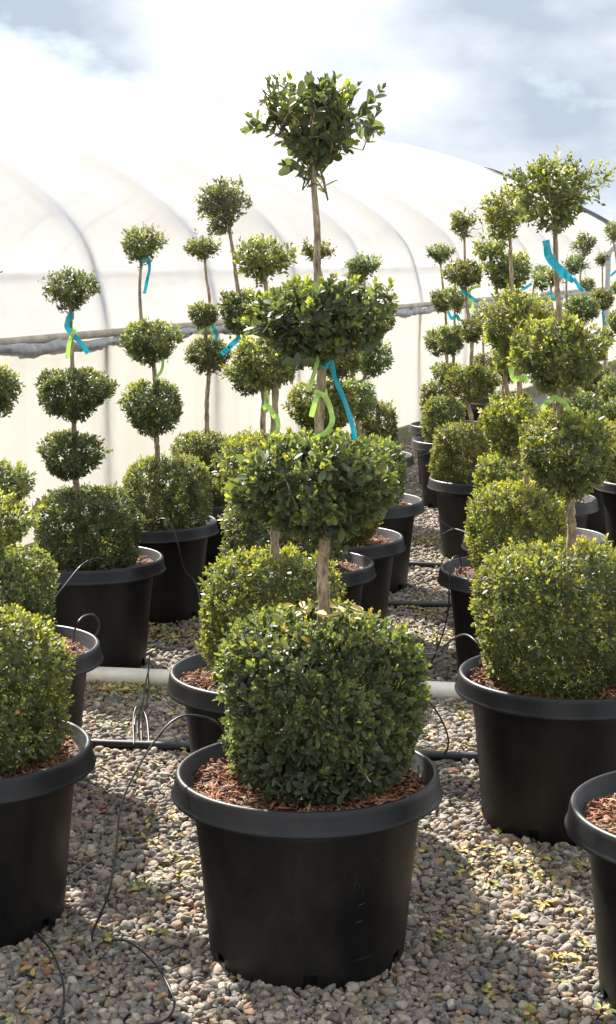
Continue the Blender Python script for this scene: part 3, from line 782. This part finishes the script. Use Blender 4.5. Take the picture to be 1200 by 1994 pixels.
for pi_, (key, (X, Y, tiers, trunk)) in enumerate(PLANTS.items()):
    lod, leaf, fresh, label = STYLE[key]
    rz = 0.0
    t = thing('potted_topiary', label, 'topiary', (X, Y, 0), GROUP)
    holders[key] = t
    rr = random.Random(50 + pi_)
    pot = obj('pot', POT_ME, t); pot.rotation_euler = (0, 0, radians(-92 if key == 'A' else rr.uniform(0, 360)))
    rim = obj('rim', RIM_ME, pot)
    near = key in ('A', 'B', 'G', 'L', 'U', 'C', 'I')
    mul_ = obj('bark_mulch', (MULCH_NEAR if near else MULCH_FAR)[pi_ % 2], t); mul_.rotation_euler = (0, 0, rr.uniform(0, 6.28)); mul_['kind'] = 'stuff'
    k_ = rr.uniform(0.82, 1.15); tint = (k_ * rr.uniform(0.9, 1.12), k_, k_ * rr.uniform(0.8, 1.15))
    if key in 'BGL': tint = (1.05, 1.02, 0.95)
    if key == 'M': tint = (1.22, 1.16, 0.9)
    if key == 'D': tint = (0.8, 0.8, 0.85)
    if key == 'A': tint = (0.86, 0.90, 0.98)
    # trunk with limbs into each ball
    V, F = [], []
    pts = [(trunk[0][0] * 0.7, 0.0, 0.37)] + [(dx, rr.uniform(-0.006, 0.006), z) for dx, z in trunk]
    top_z = tiers[-1][2]
    if pts[-1][2] < top_z - 0.05: pts.append((tiers[-1][0], 0, tiers[-1][1] * 0.3 + top_z * 0.7))
    per = 8
    cl = catmull(pts, per)
    r0 = 0.0118 if key in 'BGL' else 0.0098
    if key == 'A': r0 = 0.0128
    zt0, zt1 = 0.37, cl[-1].z
    rad = []
    for i, p in enumerate(cl):
        q = min(1.0, max(0.0, (p.z - zt0) / (zt1 - zt0)))
        rad.append((r0 * (1 - q) ** 0.8 + 0.0045) * (1 + 0.09 * sin(i * 1.9 + pi_) + 0.05 * sin(i * 4.7)))
    tube_geo(cl, rad, 12 if lod == 0 else 8, V, F)
    limbs = []
    for ti, (dx, z0, z1, r) in enumerate(tiers):
        kind = 'bush' if ti == 0 else ('vase' if ti == len(tiers) - 1 else 'ball')
        lai = (4.6, 4.2, 3.6)[lod] if kind != 'vase' else (3.0, 3.2, 3.0)[lod]
        sparse = key in ('A', 'H', 'O') and kind == 'vase'
        dy = 0.0 if ti == 0 else rr.uniform(-0.01, 0.01)
        lf = leaf * (1.22 if key == 'A' and kind == 'ball' else 1.45 if key == 'A' and kind == 'vase' else 1.0)
        shr = 0.0 if sparse else 1.0
        sh = Shape(kind, (dx, dy), z0 + (0 if ti == 0 else 0.35 * lf), z1 - lf * (0.55 + 0.25 * shr), r - lf * 0.6, 900 + pi_ * 10 + ti, 0.06 if kind == 'bush' else 0.13 if kind == 'ball' else 0.36 if sparse else 0.22)
        kw = dict(slen=2.3, pairs=4, loose=0.45, inner=0.3, up=0.35)
        if kind == 'bush': kw.update(loose=0.5, up=0.25)
        if kind == 'vase': kw.update(slen=2.9, pairs=4, loose=0.5, up=0.5, inner=0.35)
        if sparse:
            lai = 2.5; kw.update(slen=3.2, pairs=6, loose=0.6, up=0.45, inner=0.45)
        fme, base, tip = foliage_mesh('foliage_ball', sh, lod, lf, lai, fresh * (1.6 if sparse else 1.0 if ti else 0.75), 3000 + pi_ * 17 + ti,
                           tint=tint, dead=0.002, topdead=(0.03 if key == 'A' else 0.012) if kind == 'bush' else 0.0, **kw)
        tri += len(fme.loops) - 2 * len(fme.polygons)
        fo = obj('bush' if ti == 0 else 'foliage_ball', fme, t); fo['kind'] = 'stuff'
        # limbs
        nl = (11, 9, 6)[lod] if kind != 'bush' else 7
        if sparse: nl = 16
        lp_, ln_, lh_ = sh.sample(np.random.default_rng(77 + pi_ * 5 + ti), nl, 0.62 if kind == 'vase' else 0.8)
        zc_ = z0 + 0.10 * (z1 - z0)
        def trunk_at(z):
            return min(cl, key=lambda p: abs(p.z - z))
        for k_ in range(nl):
            e = Vector(lp_[k_])
            if kind == 'vase' and e.z < z0 + 0.35 * (z1 - z0): continue
            s0 = trunk_at(min(zc_ + rr.uniform(0, 0.45) * (z1 - z0), e.z - 0.01))
            mid = s0.lerp(e, 0.5) + Vector((rr.uniform(-.1, .1), rr.uniform(-.1, .1), rr.uniform(-0.15, 0.05))) * r
            ra = 0.0055 if lod == 0 else 0.005
            tube_geo(catmull([s0, mid, e], 4), [ra * (1 - 0.8 * q / 8) for q in range(9)], 5, V, F, False)
        if lod == 0 or sparse:                 # stems of the shoots
            for k_ in range(0, len(base), 1 if kind == 'vase' else 4):
                b0 = Vector(base[k_]); t0 = Vector(tip[k_])
                d_ = (t0 - b0)
                back = b0 + (Vector((dx, dy, (z0 * 0.6 + z1 * 0.4))) - b0) * 0.35 if kind == 'vase' else b0
                tube_geo([back, b0, t0], [0.0026, 0.0020, 0.0014], 3, V, F, False)
    tme = mesh_py('trunk', V, F); tme.materials.append(M['bark'])
    obj('trunk', tme, t)

# yellowed leaves lying on top of the front bush round its trunk
g_ = np.random.default_rng(4); N_ = 26
an_ = g_.uniform(0, 6.28, N_); rr_ = np.abs(g_.normal(0.03, 0.055, N_)) + 0.02
zt_ = PLANTS['A'][2][0][2]
P3 = np.stack([0.035 + rr_ * np.cos(an_), rr_ * np.sin(an_) * 0.9 - 0.02, zt_ - 0.004 - 0.5 * rr_ ** 2 + g_.uniform(0, 0.012, N_)], 1)
dv = unit(np.stack([g_.normal(0, 1, N_), g_.normal(0, 1, N_), g_.normal(0, 0.3, N_)], 1)); nv = unit(np.stack([g_.normal(0, .5, N_), g_.normal(-.3, .5, N_), np.ones(N_)], 1))
nv = unit(nv - dv * (nv * dv).sum(1, keepdims=True)); wv = np.cross(nv, dv); sz = g_.uniform(0.017, 0.032, N_)[:, None, None]
vv = P3[:, None, :] + sz * (LEAF0[None, :, 0:1] * dv[:, None] + LEAF0[None, :, 1:2] * wv[:, None] + LEAF0[None, :, 2:3] * 2 * nv[:, None])
cl_ = np.array([[0.52, 0.40, 0.12]]) * g_.uniform(0.7, 1.2, (N_, 1))
lp2 = (np.array(LOOP0)[None, :] + (np.arange(N_) * 10)[:, None]).ravel()
me = mesh_np('yellow_leaves', vv.reshape(-1, 3), lp2, np.tile(np.array(TOT0), N_), np.repeat(cl_, 10, axis=0)); me.materials.append(M['litter'])
yo = obj('yellow_leaves', me, holders['A']); yo['kind'] = 'stuff'

# pale scuffs on the front pot
V, F = [], []
rr = random.Random(21)
def pot_r(z): return 0.2245 + (0.268 - 0.2245) * (z - 0.018) / 0.376
def scuff(a, z, L_, w, slope):
    b_ = len(V)
    for k in range(5):
        t_ = k / 4.0
        aa = a + L_ * t_ * cos(slope) / 0.25; zz = z + L_ * t_ * sin(slope)
        ww = w * sin(pi * (0.1 + 0.8 * t_))
        for s in (-1, 1):
            r_ = pot_r(zz) + 0.0012
            V.append((r_ * cos(aa + s * ww * sin(slope) / 0.25), r_ * sin(aa + s * ww * sin(slope) / 0.25), zz - s * ww * cos(slope)))
    for k in range(4): F.append((b_ + 2 * k, b_ + 2 * k + 1, b_ + 2 * k + 3, b_ + 2 * k + 2))
A0 = -pi / 2
for _ in range(30):
    scuff(A0 + rr.gauss(0.40, 0.12), rr.gauss(0.285, 0.03), rr.uniform(0.003, 0.014), rr.uniform(0.0002, 0.0005), -pi / 2 + rr.gauss(0, 0.35))
scuff(A0 + 0.62, 0.30, 0.012, 0.0010, 1.0); scuff(A0 + 0.46, 0.205, 0.018, 0.0012, 0.2); scuff(A0 + 0.45, 0.165, 0.02, 0.0011, 0.1)
scuff(A0 + 0.42, 0.072, 0.07, 0.0006, 0.05); scuff(A0 + 0.70, 0.085, 0.05, 0.0005, 0.2)
for _ in range(40):
    scuff(A0 + rr.uniform(-1.2, 1.2), rr.uniform(0.05, 0.36), rr.uniform(0.001, 0.003), 0.0004, rr.uniform(-1.5, 1.5))
so = obj('scuff_marks', mesh_py('scuff_marks', V, F), holders['A'], M['scuff']); so['kind'] = 'stuff'

# ------------------------------------------------------------------ pipes
def pipe(name, label, pts, r, mat, cat='pipe', sides=16):
    V, F = [], []
    tube_geo([Vector(p) for p in pts], r, sides, V, F)
    return tag(obj(name, mesh_py(name, V, F), None, mat), label, cat)
pipe('white_pipe', 'cream white plastic pipe lying across the gravel behind the front pots', [(-1.25, 5.985, 0.042), (-0.3, 5.83, 0.042), (0.58, 5.675, 0.042), (1.9, 5.45, 0.042)], 0.033, M['pvc'])
pipe('black_pipe', 'nearest black plastic pipe on the gravel just behind the front pot', [(-1.3, 5.165, 0.026), (-0.7, 5.095, 0.026), (0.54, 4.95, 0.026), (1.6, 4.83, 0.026)], 0.0155, M['poly'])
pipe('black_pipe', 'middle black plastic pipe on the gravel between the centre and right rows', [(-0.2, 7.30, 0.026), (0.41, 7.25, 0.026), (0.66, 7.23, 0.026), (1.4, 7.16, 0.026)], 0.0155, M['poly'])
pipe('black_pipe', 'farthest black plastic pipe on the gravel before the boxy dark topiary', [(0.0, 8.36, 0.026), (0.59, 8.22, 0.026), (0.9, 8.16, 0.026), (1.9, 8.0, 0.026)], 0.0155, M['poly'])

TUBES = {
 'a': [(-0.205, 3.826, 0.41), (-0.197, 3.6, 0.519), (-0.229, 3.58, 0.551), (-0.291, 3.55, 0.562), (-0.345, 3.5, 0.519), (-0.407, 3.42, 0.414), (-0.417, 3.36, 0.325), (-0.427, 3.3, 0.244), (-0.498, 3.539, 0.034), (-0.42, 3.533, 0.034), (-0.344, 3.415, 0.034), (-0.291, 3.261, 0.034), (-0.282, 3.189, 0.034), (-0.299, 3.136, 0.034), (-0.347, 3.114, 0.034), (-0.461, 3.022, 0.034)],
 'b': [(-0.816, 3.582, 0.034), (-0.73, 3.635, 0.034), (-0.666, 3.617, 0.034), (-0.592, 3.497, 0.034), (-0.541, 3.349, 0.034), (-0.517, 3.225, 0.034), (-0.51, 3.087, 0.034)],
 'c': [(-0.746, 5.85, 0.495), (-0.774, 5.78, 0.512), (-0.813, 5.72, 0.5), (-0.859, 5.65, 0.448), (-0.902, 5.6, 0.386), (-0.909, 5.5, 0.287), (-0.916, 5.482, 0.034)],
 'd': [(-0.73, 4.90, 0.41), (-0.685, 4.66, 0.515), (-0.665, 4.68, 0.542), (-0.646, 4.78, 0.524), (-0.645, 4.88, 0.465), (-0.70, 5.02, 0.36), (-0.80, 5.08, 0.18), (-0.88, 5.1, 0.034)],
 'e': [(-0.68, 6.85, 0.406), (-0.654, 6.78, 0.476), (-0.611, 6.74, 0.505), (-0.572, 6.71, 0.477), (-0.545, 6.68, 0.405), (-0.518, 6.68, 0.296), (-0.464, 6.66, 0.223), (-0.416, 6.39, 0.034)],
 'f1': [(-0.58, 5.78, 0.159), (-0.581, 5.72, 0.101), (-0.567, 5.6, 0.076), (-0.566, 5.4, 0.039), (-0.578, 5.25, 0.073), (-0.562, 5.058, 0.034)],
 'f2': [(-0.58, 5.75, 0.113), (-0.578, 5.6, 0.095), (-0.573, 5.45, 0.071), (-0.577, 5.3, 0.041), (-0.55, 5.069, 0.034)],
 'f3': [(-0.562, 5.047, 0.034), (-0.578, 5.18, 0.076), (-0.576, 5.25, 0.103), (-0.559, 5.28, 0.091), (-0.535, 5.2, 0.075), (-0.514, 5.058, 0.034)],
 'f5': [(-0.552, 5.4, 0.075), (-0.563, 5.3, 0.059), (-0.539, 5.058, 0.034)],
 'g': [(0.577, 6.007, 0.41), (0.55, 5.72, 0.515), (0.526, 5.66, 0.543), (0.506, 5.62, 0.528), (0.5, 5.62, 0.445), (0.509, 5.75, 0.324), (0.498, 5.95, 0.161), (0.449, 5.979, 0.034)],
 'i': [(0.526, 4.63, 0.4), (0.49, 4.42, 0.498), (0.467, 4.42, 0.532), (0.446, 4.5, 0.53), (0.424, 4.65, 0.479), (0.399, 4.9, 0.377), (0.352, 5.2, 0.296), (0.299, 5.4, 0.221), (0.251, 5.482, 0.034)],
 'h': [(0.294, 4.5, 0.381), (0.334, 4.6, 0.327), (0.385, 4.7, 0.248), (0.43, 4.85, 0.139), (0.441, 4.93, 0.065), (0.422, 4.97, 0.014)],
 'j': [(0.658, 8.15, 0.297), (0.684, 8.12, 0.262), (0.73, 8.1, 0.238), (0.806, 8.08, 0.226)],
 'k': [(0.595, 8.586, 0.034), (0.637, 8.3, 0.132), (0.692, 8.2, 0.19), (0.743, 8.1, 0.233), (0.811, 8.0, 0.224)],
 'l': [(0.636, 9.8, 0.384), (0.68, 9.9, 0.384), (0.735, 10.0, 0.388), (0.79, 10.1, 0.402)],
}
TLAB = {
 'a': 'thin black drip tube arching out of the front centre pot down to the gravel',
 'b': 'thin black drip tube curving over the gravel in the bottom left corner',
 'c': 'thin grey drip tube hanging over the rim before the dark left topiary',
 'd': 'small looped drip tube over the rim of the second pot on the left edge',
 'e': 'drip tube looping over the rim of the second pot along the greenhouse wall',
 'g': 'tall looping drip tube at the left rim of the bright yellow-green topiary pot',
 'i': 'drip tube arching left out of the large right pot',
 'h': 'drip tube bending down onto the black pipe right of the front centre bush',
 'j': 'far drip tube against the pot of the boxy dark topiary, upper one',
 'k': 'far drip tube rising from the gravel beside the boxy dark topiary pot',
 'l': 'short pale drip tube at the second far pot near the greenhouse foot',
}
bundle = None
for k, pts in TUBES.items():
    V, F = [], []
    rt = 0.0025 if k in 'ab' else 0.0030
    tube_geo(catmull(pts, 10), rt, 8, V, F)
    me = mesh_py('drip_tube', V, F); me.materials.append(M['tube'])
    if k[0] == 'f':
        if bundle is None:
            bundle = thing('tube_bundle', 'bundle of tangled thin drip tubes standing on the nearest black pipe, left', 'drip tubes', (-0.56, 5.1, 0.0))
        o_ = obj('tube', me, bundle); me.transform(__import__('mathutils').Matrix.Translation((0.56, -5.1, 0.0)))
    else:
        tag(obj('drip_tube', me), TLAB[k], 'drip tube', 'drip irrigation tubes')
V, F = [], []
tube_geo([Vector((0.526, 4.63, 0.40)), Vector((0.505, 4.52, 0.455))], 0.006, 8, V, F)
tag(obj('drip_stake', mesh_py('drip_stake', V, F), None, M['stake']), 'small dark green drip stake in the mulch of the large right pot', 'stake')

# ------------------------------------------------------------------ ribbons
RIBBONS = [
 ('A','blue',0.0135,[(0.036, 3.518, 1.359), (0.05, 3.518, 1.369), (0.058, 3.518, 1.333), (0.074, 3.518, 1.296), (0.092, 3.518, 1.247), (0.103, 3.518, 1.198)]),
 ('A','lime',0.0146,[(0.007, 3.518, 1.247), (0.018, 3.518, 1.289), (0.027, 3.518, 1.296), (0.038, 3.518, 1.292), (0.05, 3.518, 1.261), (0.052, 3.518, 1.236), (0.036, 3.518, 1.21), (0.007, 3.518, 1.198)]),
 ('A','lime2',0.0123,[(0.024, 3.518, 1.383), (0.013, 3.518, 1.341), (0.0, 3.518, 1.303)]),
 ('G','lime',0.0169,[(-0.124, 4.423, 1.183), (-0.107, 4.423, 1.188), (-0.093, 4.423, 1.162), (-0.083, 4.423, 1.148), (-0.085, 4.423, 1.12), (-0.113, 4.423, 1.092)]),
 ('H','limetag',0.0251,[(-0.156, 6.07, 1.095), (-0.154, 6.07, 1.062), (-0.16, 6.07, 1.017)]),
 ('H','bluetag',0.0250,[(-0.238, 6.07, 1.311), (-0.276, 6.07, 1.279), (-0.323, 6.07, 1.235)]),
 ('F','blue',0.0220,[(-0.458, 7.72, 1.275), (-0.439, 7.72, 1.251), (-0.432, 7.72, 1.224), (-0.444, 7.72, 1.183)]),
 ('F','lime',0.0171,[(-0.517, 7.72, 1.236), (-0.492, 7.72, 1.258), (-0.463, 7.72, 1.265), (-0.456, 7.72, 1.236), (-0.466, 7.72, 1.212)]),
 ('D','blue',0.0254,[(-0.909, 6.17, 1.373), (-0.913, 6.17, 1.336), (-0.893, 6.17, 1.303), (-0.862, 6.17, 1.272), (-0.836, 6.17, 1.233)]),
 ('D','lime',0.0195,[(-0.918, 6.17, 1.214), (-0.909, 6.17, 1.258), (-0.899, 6.17, 1.297), (-0.883, 6.17, 1.319), (-0.902, 6.17, 1.303)]),
 ('E','blue',0.0178,[(-0.716, 7.063, 1.575), (-0.691, 7.063, 1.584), (-0.685, 7.063, 1.542), (-0.697, 7.063, 1.487), (-0.709, 7.063, 1.439)]),
 ('E','lime',0.0157,[(-0.665, 7.063, 1.07), (-0.64, 7.063, 1.106), (-0.631, 7.063, 1.144), (-0.637, 7.063, 1.168)]),
 ('L','blue',0.0276,[(0.636, 4.394, 1.637), (0.645, 4.394, 1.6), (0.669, 4.394, 1.566), (0.697, 4.394, 1.542), (0.715, 4.394, 1.533)]),
 ('L','bluetail',0.0138,[(0.712, 4.394, 1.536), (0.727, 4.394, 1.518), (0.741, 4.394, 1.503)]),
 ('L','lime',0.0182,[(0.64, 4.394, 1.182), (0.651, 4.394, 1.203), (0.67, 4.394, 1.215), (0.687, 4.394, 1.207), (0.704, 4.394, 1.193), (0.715, 4.394, 1.176)]),
 ('M','lime',0.0245,[(0.741, 5.94, 1.209), (0.75, 5.94, 1.158), (0.769, 5.94, 1.152), (0.789, 5.94, 1.164), (0.807, 5.94, 1.139)]),
 ('O','blue',0.0214,[(0.795, 8.48, 1.446), (0.822, 8.48, 1.409), (0.854, 8.48, 1.388), (0.881, 8.48, 1.366)]),
 ('O','lime',0.0214,[(0.896, 8.48, 1.451), (0.848, 8.48, 1.435), (0.838, 8.48, 1.401), (0.852, 8.48, 1.356), (0.861, 8.48, 1.319)]),
 ('P','blue',0.0260,[(0.884, 10.306, 1.261), (0.91, 10.306, 1.215), (0.936, 10.306, 1.235), (0.959, 10.306, 1.203)]),
 ('T5','blue',0.0223,[(1.305, 10.12, 1.387), (1.349, 10.12, 1.412), (1.387, 10.12, 1.437)]),
 ('N','blue',0.0168,[(0.98, 6.658, 1.456), (0.997, 6.658, 1.439), (1.01, 6.658, 1.426)]),
 ('T3','blue',0.0218,[(2.141, 11.57, 1.466), (2.169, 11.57, 1.495), (2.194, 11.57, 1.516)]),
 ('T2','blue',0.0246,[(2.343, 12.97, 1.176), (2.36, 12.97, 1.119), (2.378, 12.97, 1.062)]),
]
RLAB = [
 'long blue ribbon hanging from under the upper ball of the front centre topiary',
 'lime green ribbon tied round the front centre trunk with curling tails',
 'short lime green ribbon end hanging left of the front centre trunk',
 'curly lime green ribbon on the trunk left of the front centre trunk',
 'lime green ribbon tag with a handwritten 5 hanging on a thin trunk',
 'blue printed barcode tag sticking out to the left below the upper left-centre balls',
 'small blue ribbon between the close lower balls of the flat-topped topiary by the greenhouse',
 'small lime green ribbon between the close lower balls of the flat-topped topiary',
 'blue ribbon tied under the top ball of the dark left topiary',
 'lime green ribbon tied under the top ball of the dark left topiary',
 'thin blue ribbon under the top ball of the second topiary along the greenhouse',
 'thin lime green ribbon between the balls of the second topiary along the greenhouse',
 'wide blue ribbon across the upper trunk of the large right topiary',
 'narrow blue ribbon tail at the end of the wide blue ribbon on the right',
 'lime green bow round the lower trunk of the large right topiary',
 'lime green ribbon on the trunk of the bright yellow-green topiary',
 'blue ribbon under the upper ball of the middle-right topiary with the boxy bush',
 'lime green ribbon under the upper ball of the middle-right topiary with the boxy bush',
 'small blue ribbon low on a far trunk left of the middle-right topiary',
 'small pale blue ribbon beside a far dark ball between the right trunks',
 'small blue ribbon just left of the large right trunk at mid height',
 'small blue ribbon at the right picture edge above the far balls',
 'small blue ribbon hanging below a far ball near the right picture edge',
]
def ribbon_mesh(pts, w, seed, fold):
    r = random.Random(seed); cl = catmull(pts, 6); V, F = [], []
    ph_ = r.uniform(0, 6)
    n_ = len(cl)
    for i, p in enumerate(cl):
        d = cl[min(i + 1, n_ - 1)] - cl[max(i - 1, 0)]; d.normalize()
        tw = 0.5 * sin(ph_ + i * 0.35)
        side = Vector((d.z, 0.0, -d.x)); side = side.normalized() if side.length > 1e-5 else Vector((1, 0, 0))
        side = (side * cos(tw) + Vector((0, 1, 0)) * sin(tw)) * w * 0.5
        q = p + Vector((0, 0.010 * sin(ph_ + i * 0.5), 0))
        thk = Vector((0, 0.0004, 0))
        V += [q - side, q + Vector((0, -0.003, 0)), q + side]
    for i in range(n_ - 1):
        for k in (0, 1): F.append((3 * i + k, 3 * i + k + 1, 3 * i + 4 + k, 3 * i + 3 + k))
    return V, F
for i, (key, colr, w, pts) in enumerate(RIBBONS):
    w *= 0.82
    V, F = ribbon_mesh(pts, w, 300 + i, False)
    mat = M['blue'] if colr.startswith('blue') else M['lime']
    p0 = Vector(pts[0])
    me = mesh_py('ribbon', [v - p0 for v in V], F, False); me.materials.append(mat)
    ro = obj('ribbon', me); ro.location = p0
    md = ro.modifiers.new('thickness', 'SOLIDIFY'); md.thickness = 0.0005
    tag(ro, RLAB[i], 'ribbon', 'plastic marking ribbons')
    # where a ribbon is tied, a band round the trunk
    if colr in ('blue', 'lime') and i in (0, 1, 3, 8, 9, 14, 15):
        cx_, cz_ = {0: (0, 0), 1: (2, 0), 3: (2, 0), 8: (0, 0), 9: (3, 0), 14: (3, 0), 15: (2, 0)}[i]
        P_ = Vector(pts[cx_]); H_ = holders[key]
        trk = PLANTS[key][3]
        zz = P_.z
        best = None
        for a_, b_ in zip(trk[:-1], trk[1:]):
            if a_[1] <= zz <= b_[1]:
                f_ = (zz - a_[1]) / (b_[1] - a_[1]); best = a_[0] + (b_[0] - a_[0]) * f_
        if best is None: continue
        V2, F2 = [], []
        ctr = Vector((PLANTS[key][0] + best, PLANTS[key][1], zz)) - p0
        for k in range(13):
            a_ = 2 * pi * k / 12
            for dz in (-0.5, 0.5):
                rb = 0.0150 if key in 'AL' else 0.0128
                V2.append(ctr + Vector((cos(a_) * rb, sin(a_) * rb, dz * w + 0.004 * sin(a_ * 2))))
        for k in range(12): F2.append((2 * k, 2 * k + 2, 2 * k + 3, 2 * k + 1))
        kb = obj('knot_band', mesh_py('knot_band', V2, F2), ro, mat)
    if colr == 'bluetag':                      # printed bars
        V2, F2 = [], []
        a_ = Vector(pts[-1]) - p0; b_ = Vector(pts[1]) - p0; dd = (b_ - a_); L_ = dd.length; dd.normalize(); sd_ = Vector((-dd.z, 0, dd.x))
        for t_, ww in ((0.16, .02), (0.22, .05), (0.30, .02), (0.36, .03), (0.42, .02), (0.60, .10), (0.74, .06)):
            c = a_ + dd * L_ * t_ + Vector((0, -0.012, 0)); q = len(V2)
            for sx, sy in ((-1, -1), (1, -1), (1, 1), (-1, 1)): V2.append(c + dd * sx * L_ * ww / 2 + sd_ * sy * w * 0.26)
            F2.append((q, q + 1, q + 2, q + 3))
        obj('barcode_print', mesh_py('barcode_print', V2, F2, False), ro, M['ink'])
    if colr == 'limetag':
        cu = bpy.data.curves.new('numeral', 'FONT'); cu.body = '5'; cu.size = 0.026; cu.align_x = 'CENTER'; cu.align_y = 'CENTER'
        tmp = bpy.data.objects.new('numeral', cu); COL.objects.link(tmp)
        dg = bpy.context.evaluated_depsgraph_get()
        nm = bpy.data.meshes.new_from_object(tmp.evaluated_get(dg)); bpy.data.objects.remove(tmp); nm.materials.clear(); nm.materials.append(M['ink'])
        no = obj('numeral_print', nm, ro); no.rotation_euler = (radians(90), 0, 0); no.location = (Vector(pts[1]) - p0) + Vector((0, -0.014, 0))

# ------------------------------------------------------------------ fallen leaves and clippings
LIT = [(-0.34, 3.93, 45), (-0.31, 4.04, 40), (-0.4, 4.3, 25), (-0.56, 4.9, 25), (-0.58, 5.35, 25), (-0.66, 6.76, 50), (-0.56, 6.58, 50), (0.54, 4.04, 50), (0.57, 3.97, 45), (0.46, 3.83, 30), (0.37, 4.07, 30), (0.59, 3.62, 40), (0.46, 3.3, 25), (0.46, 5.23, 40), (0.69, 8.97, 70), (0.67, 8.35, 60), (0.54, 7.22, 60), (0.51, 5.54, 45), (-0.66, 5.47, 30), (0.62, 3.24, 35), (-0.5, 4.26, 20), (0.56, 6.62, 50), (-0.31, 4.26, 30), (-0.56, 3.42, 15), (-0.41, 3.56, 20), (0.32, 3.65, 15), (0.52, 4.26, 25), (0.52, 3.37, 20), (-0.69, 5.85, 70), (-0.57, 5.79, 60)]
g_ = np.random.default_rng(31)
pos = []
for (x, y, n_) in LIT:
    for _ in range(max(4, n_ // 5 if n_ < 50 else int(n_ * 0.6))):           # clipped shoots lying flat
        sx_, sy_, sa_ = g_.normal(x, 0.075), g_.normal(y, 0.10), g_.uniform(0, 6.28)
        tt_ = g_.uniform(0, 0.055, g_.integers(5, 12))
        pos.append(np.stack([sx_ + tt_ * cos(sa_) + g_.normal(0, 0.004, len(tt_)), sy_ + tt_ * sin(sa_) + g_.normal(0, 0.004, len(tt_))], 1))
pos.append(np.stack([g_.uniform(-1.6, 1.6, 700), g_.uniform(2.6, 6.5, 700)], 1))
pos.append(np.stack([g_.uniform(-1.0, 2.2, 900), g_.uniform(6.5, 11.0, 900)], 1))
pos = np.concatenate(pos); N_ = len(pos)
dv = unit(np.stack([g_.normal(0, 1, N_), g_.normal(0, 1, N_), g_.normal(0, 0.25, N_)], 1))
nv = unit(np.stack([g_.normal(0, .35, N_), g_.normal(0, .35, N_), np.ones(N_)], 1)); nv = unit(nv - dv * (nv * dv).sum(1, keepdims=True)); wv = np.cross(nv, dv)
sz = g_.uniform(0.012, 0.026, N_)[:, None, None]
P3 = np.concatenate([pos, g_.uniform(0.015, 0.028, (N_, 1))], 1)
vv = P3[:, None, :] + sz * (LEAF0[None, :, 0:1] * dv[:, None] + LEAF0[None, :, 1:2] * wv[:, None] + LEAF0[None, :, 2:3] * 1.5 * nv[:, None])
kk = g_.uniform(0, 1, (N_, 1))
cl_ = np.where(kk < 0.4, np.array([[0.42, 0.31, 0.07]]), np.where(kk < 0.65, np.array([[0.25, 0.26, 0.06]]), np.where(kk < 0.85, np.array([[0.08, 0.12, 0.03]]), np.array([[0.30, 0.17, 0.05]])))) * g_.uniform(0.6, 1.3, (N_, 1))
loops = (np.array(LOOP0)[None, :] + (np.arange(N_) * 10)[:, None]).ravel()
me = mesh_np('leaf_litter', vv.reshape(-1, 3), loops, np.tile(np.array(TOT0), N_), np.repeat(cl_, 10, axis=0))
me.materials.append(M['litter'])
lo = obj('leaf_litter', me); lo['kind'] = 'stuff'; lo['label'] = 'yellow and green fallen leaves and clippings on the gravel'; lo['category'] = 'fallen leaves'
open('/tmp/tri.txt','w').write(str(tri)) if False else None
print('foliage triangles', tri, 'stones', len(Pn) + int(sidef.sum()))
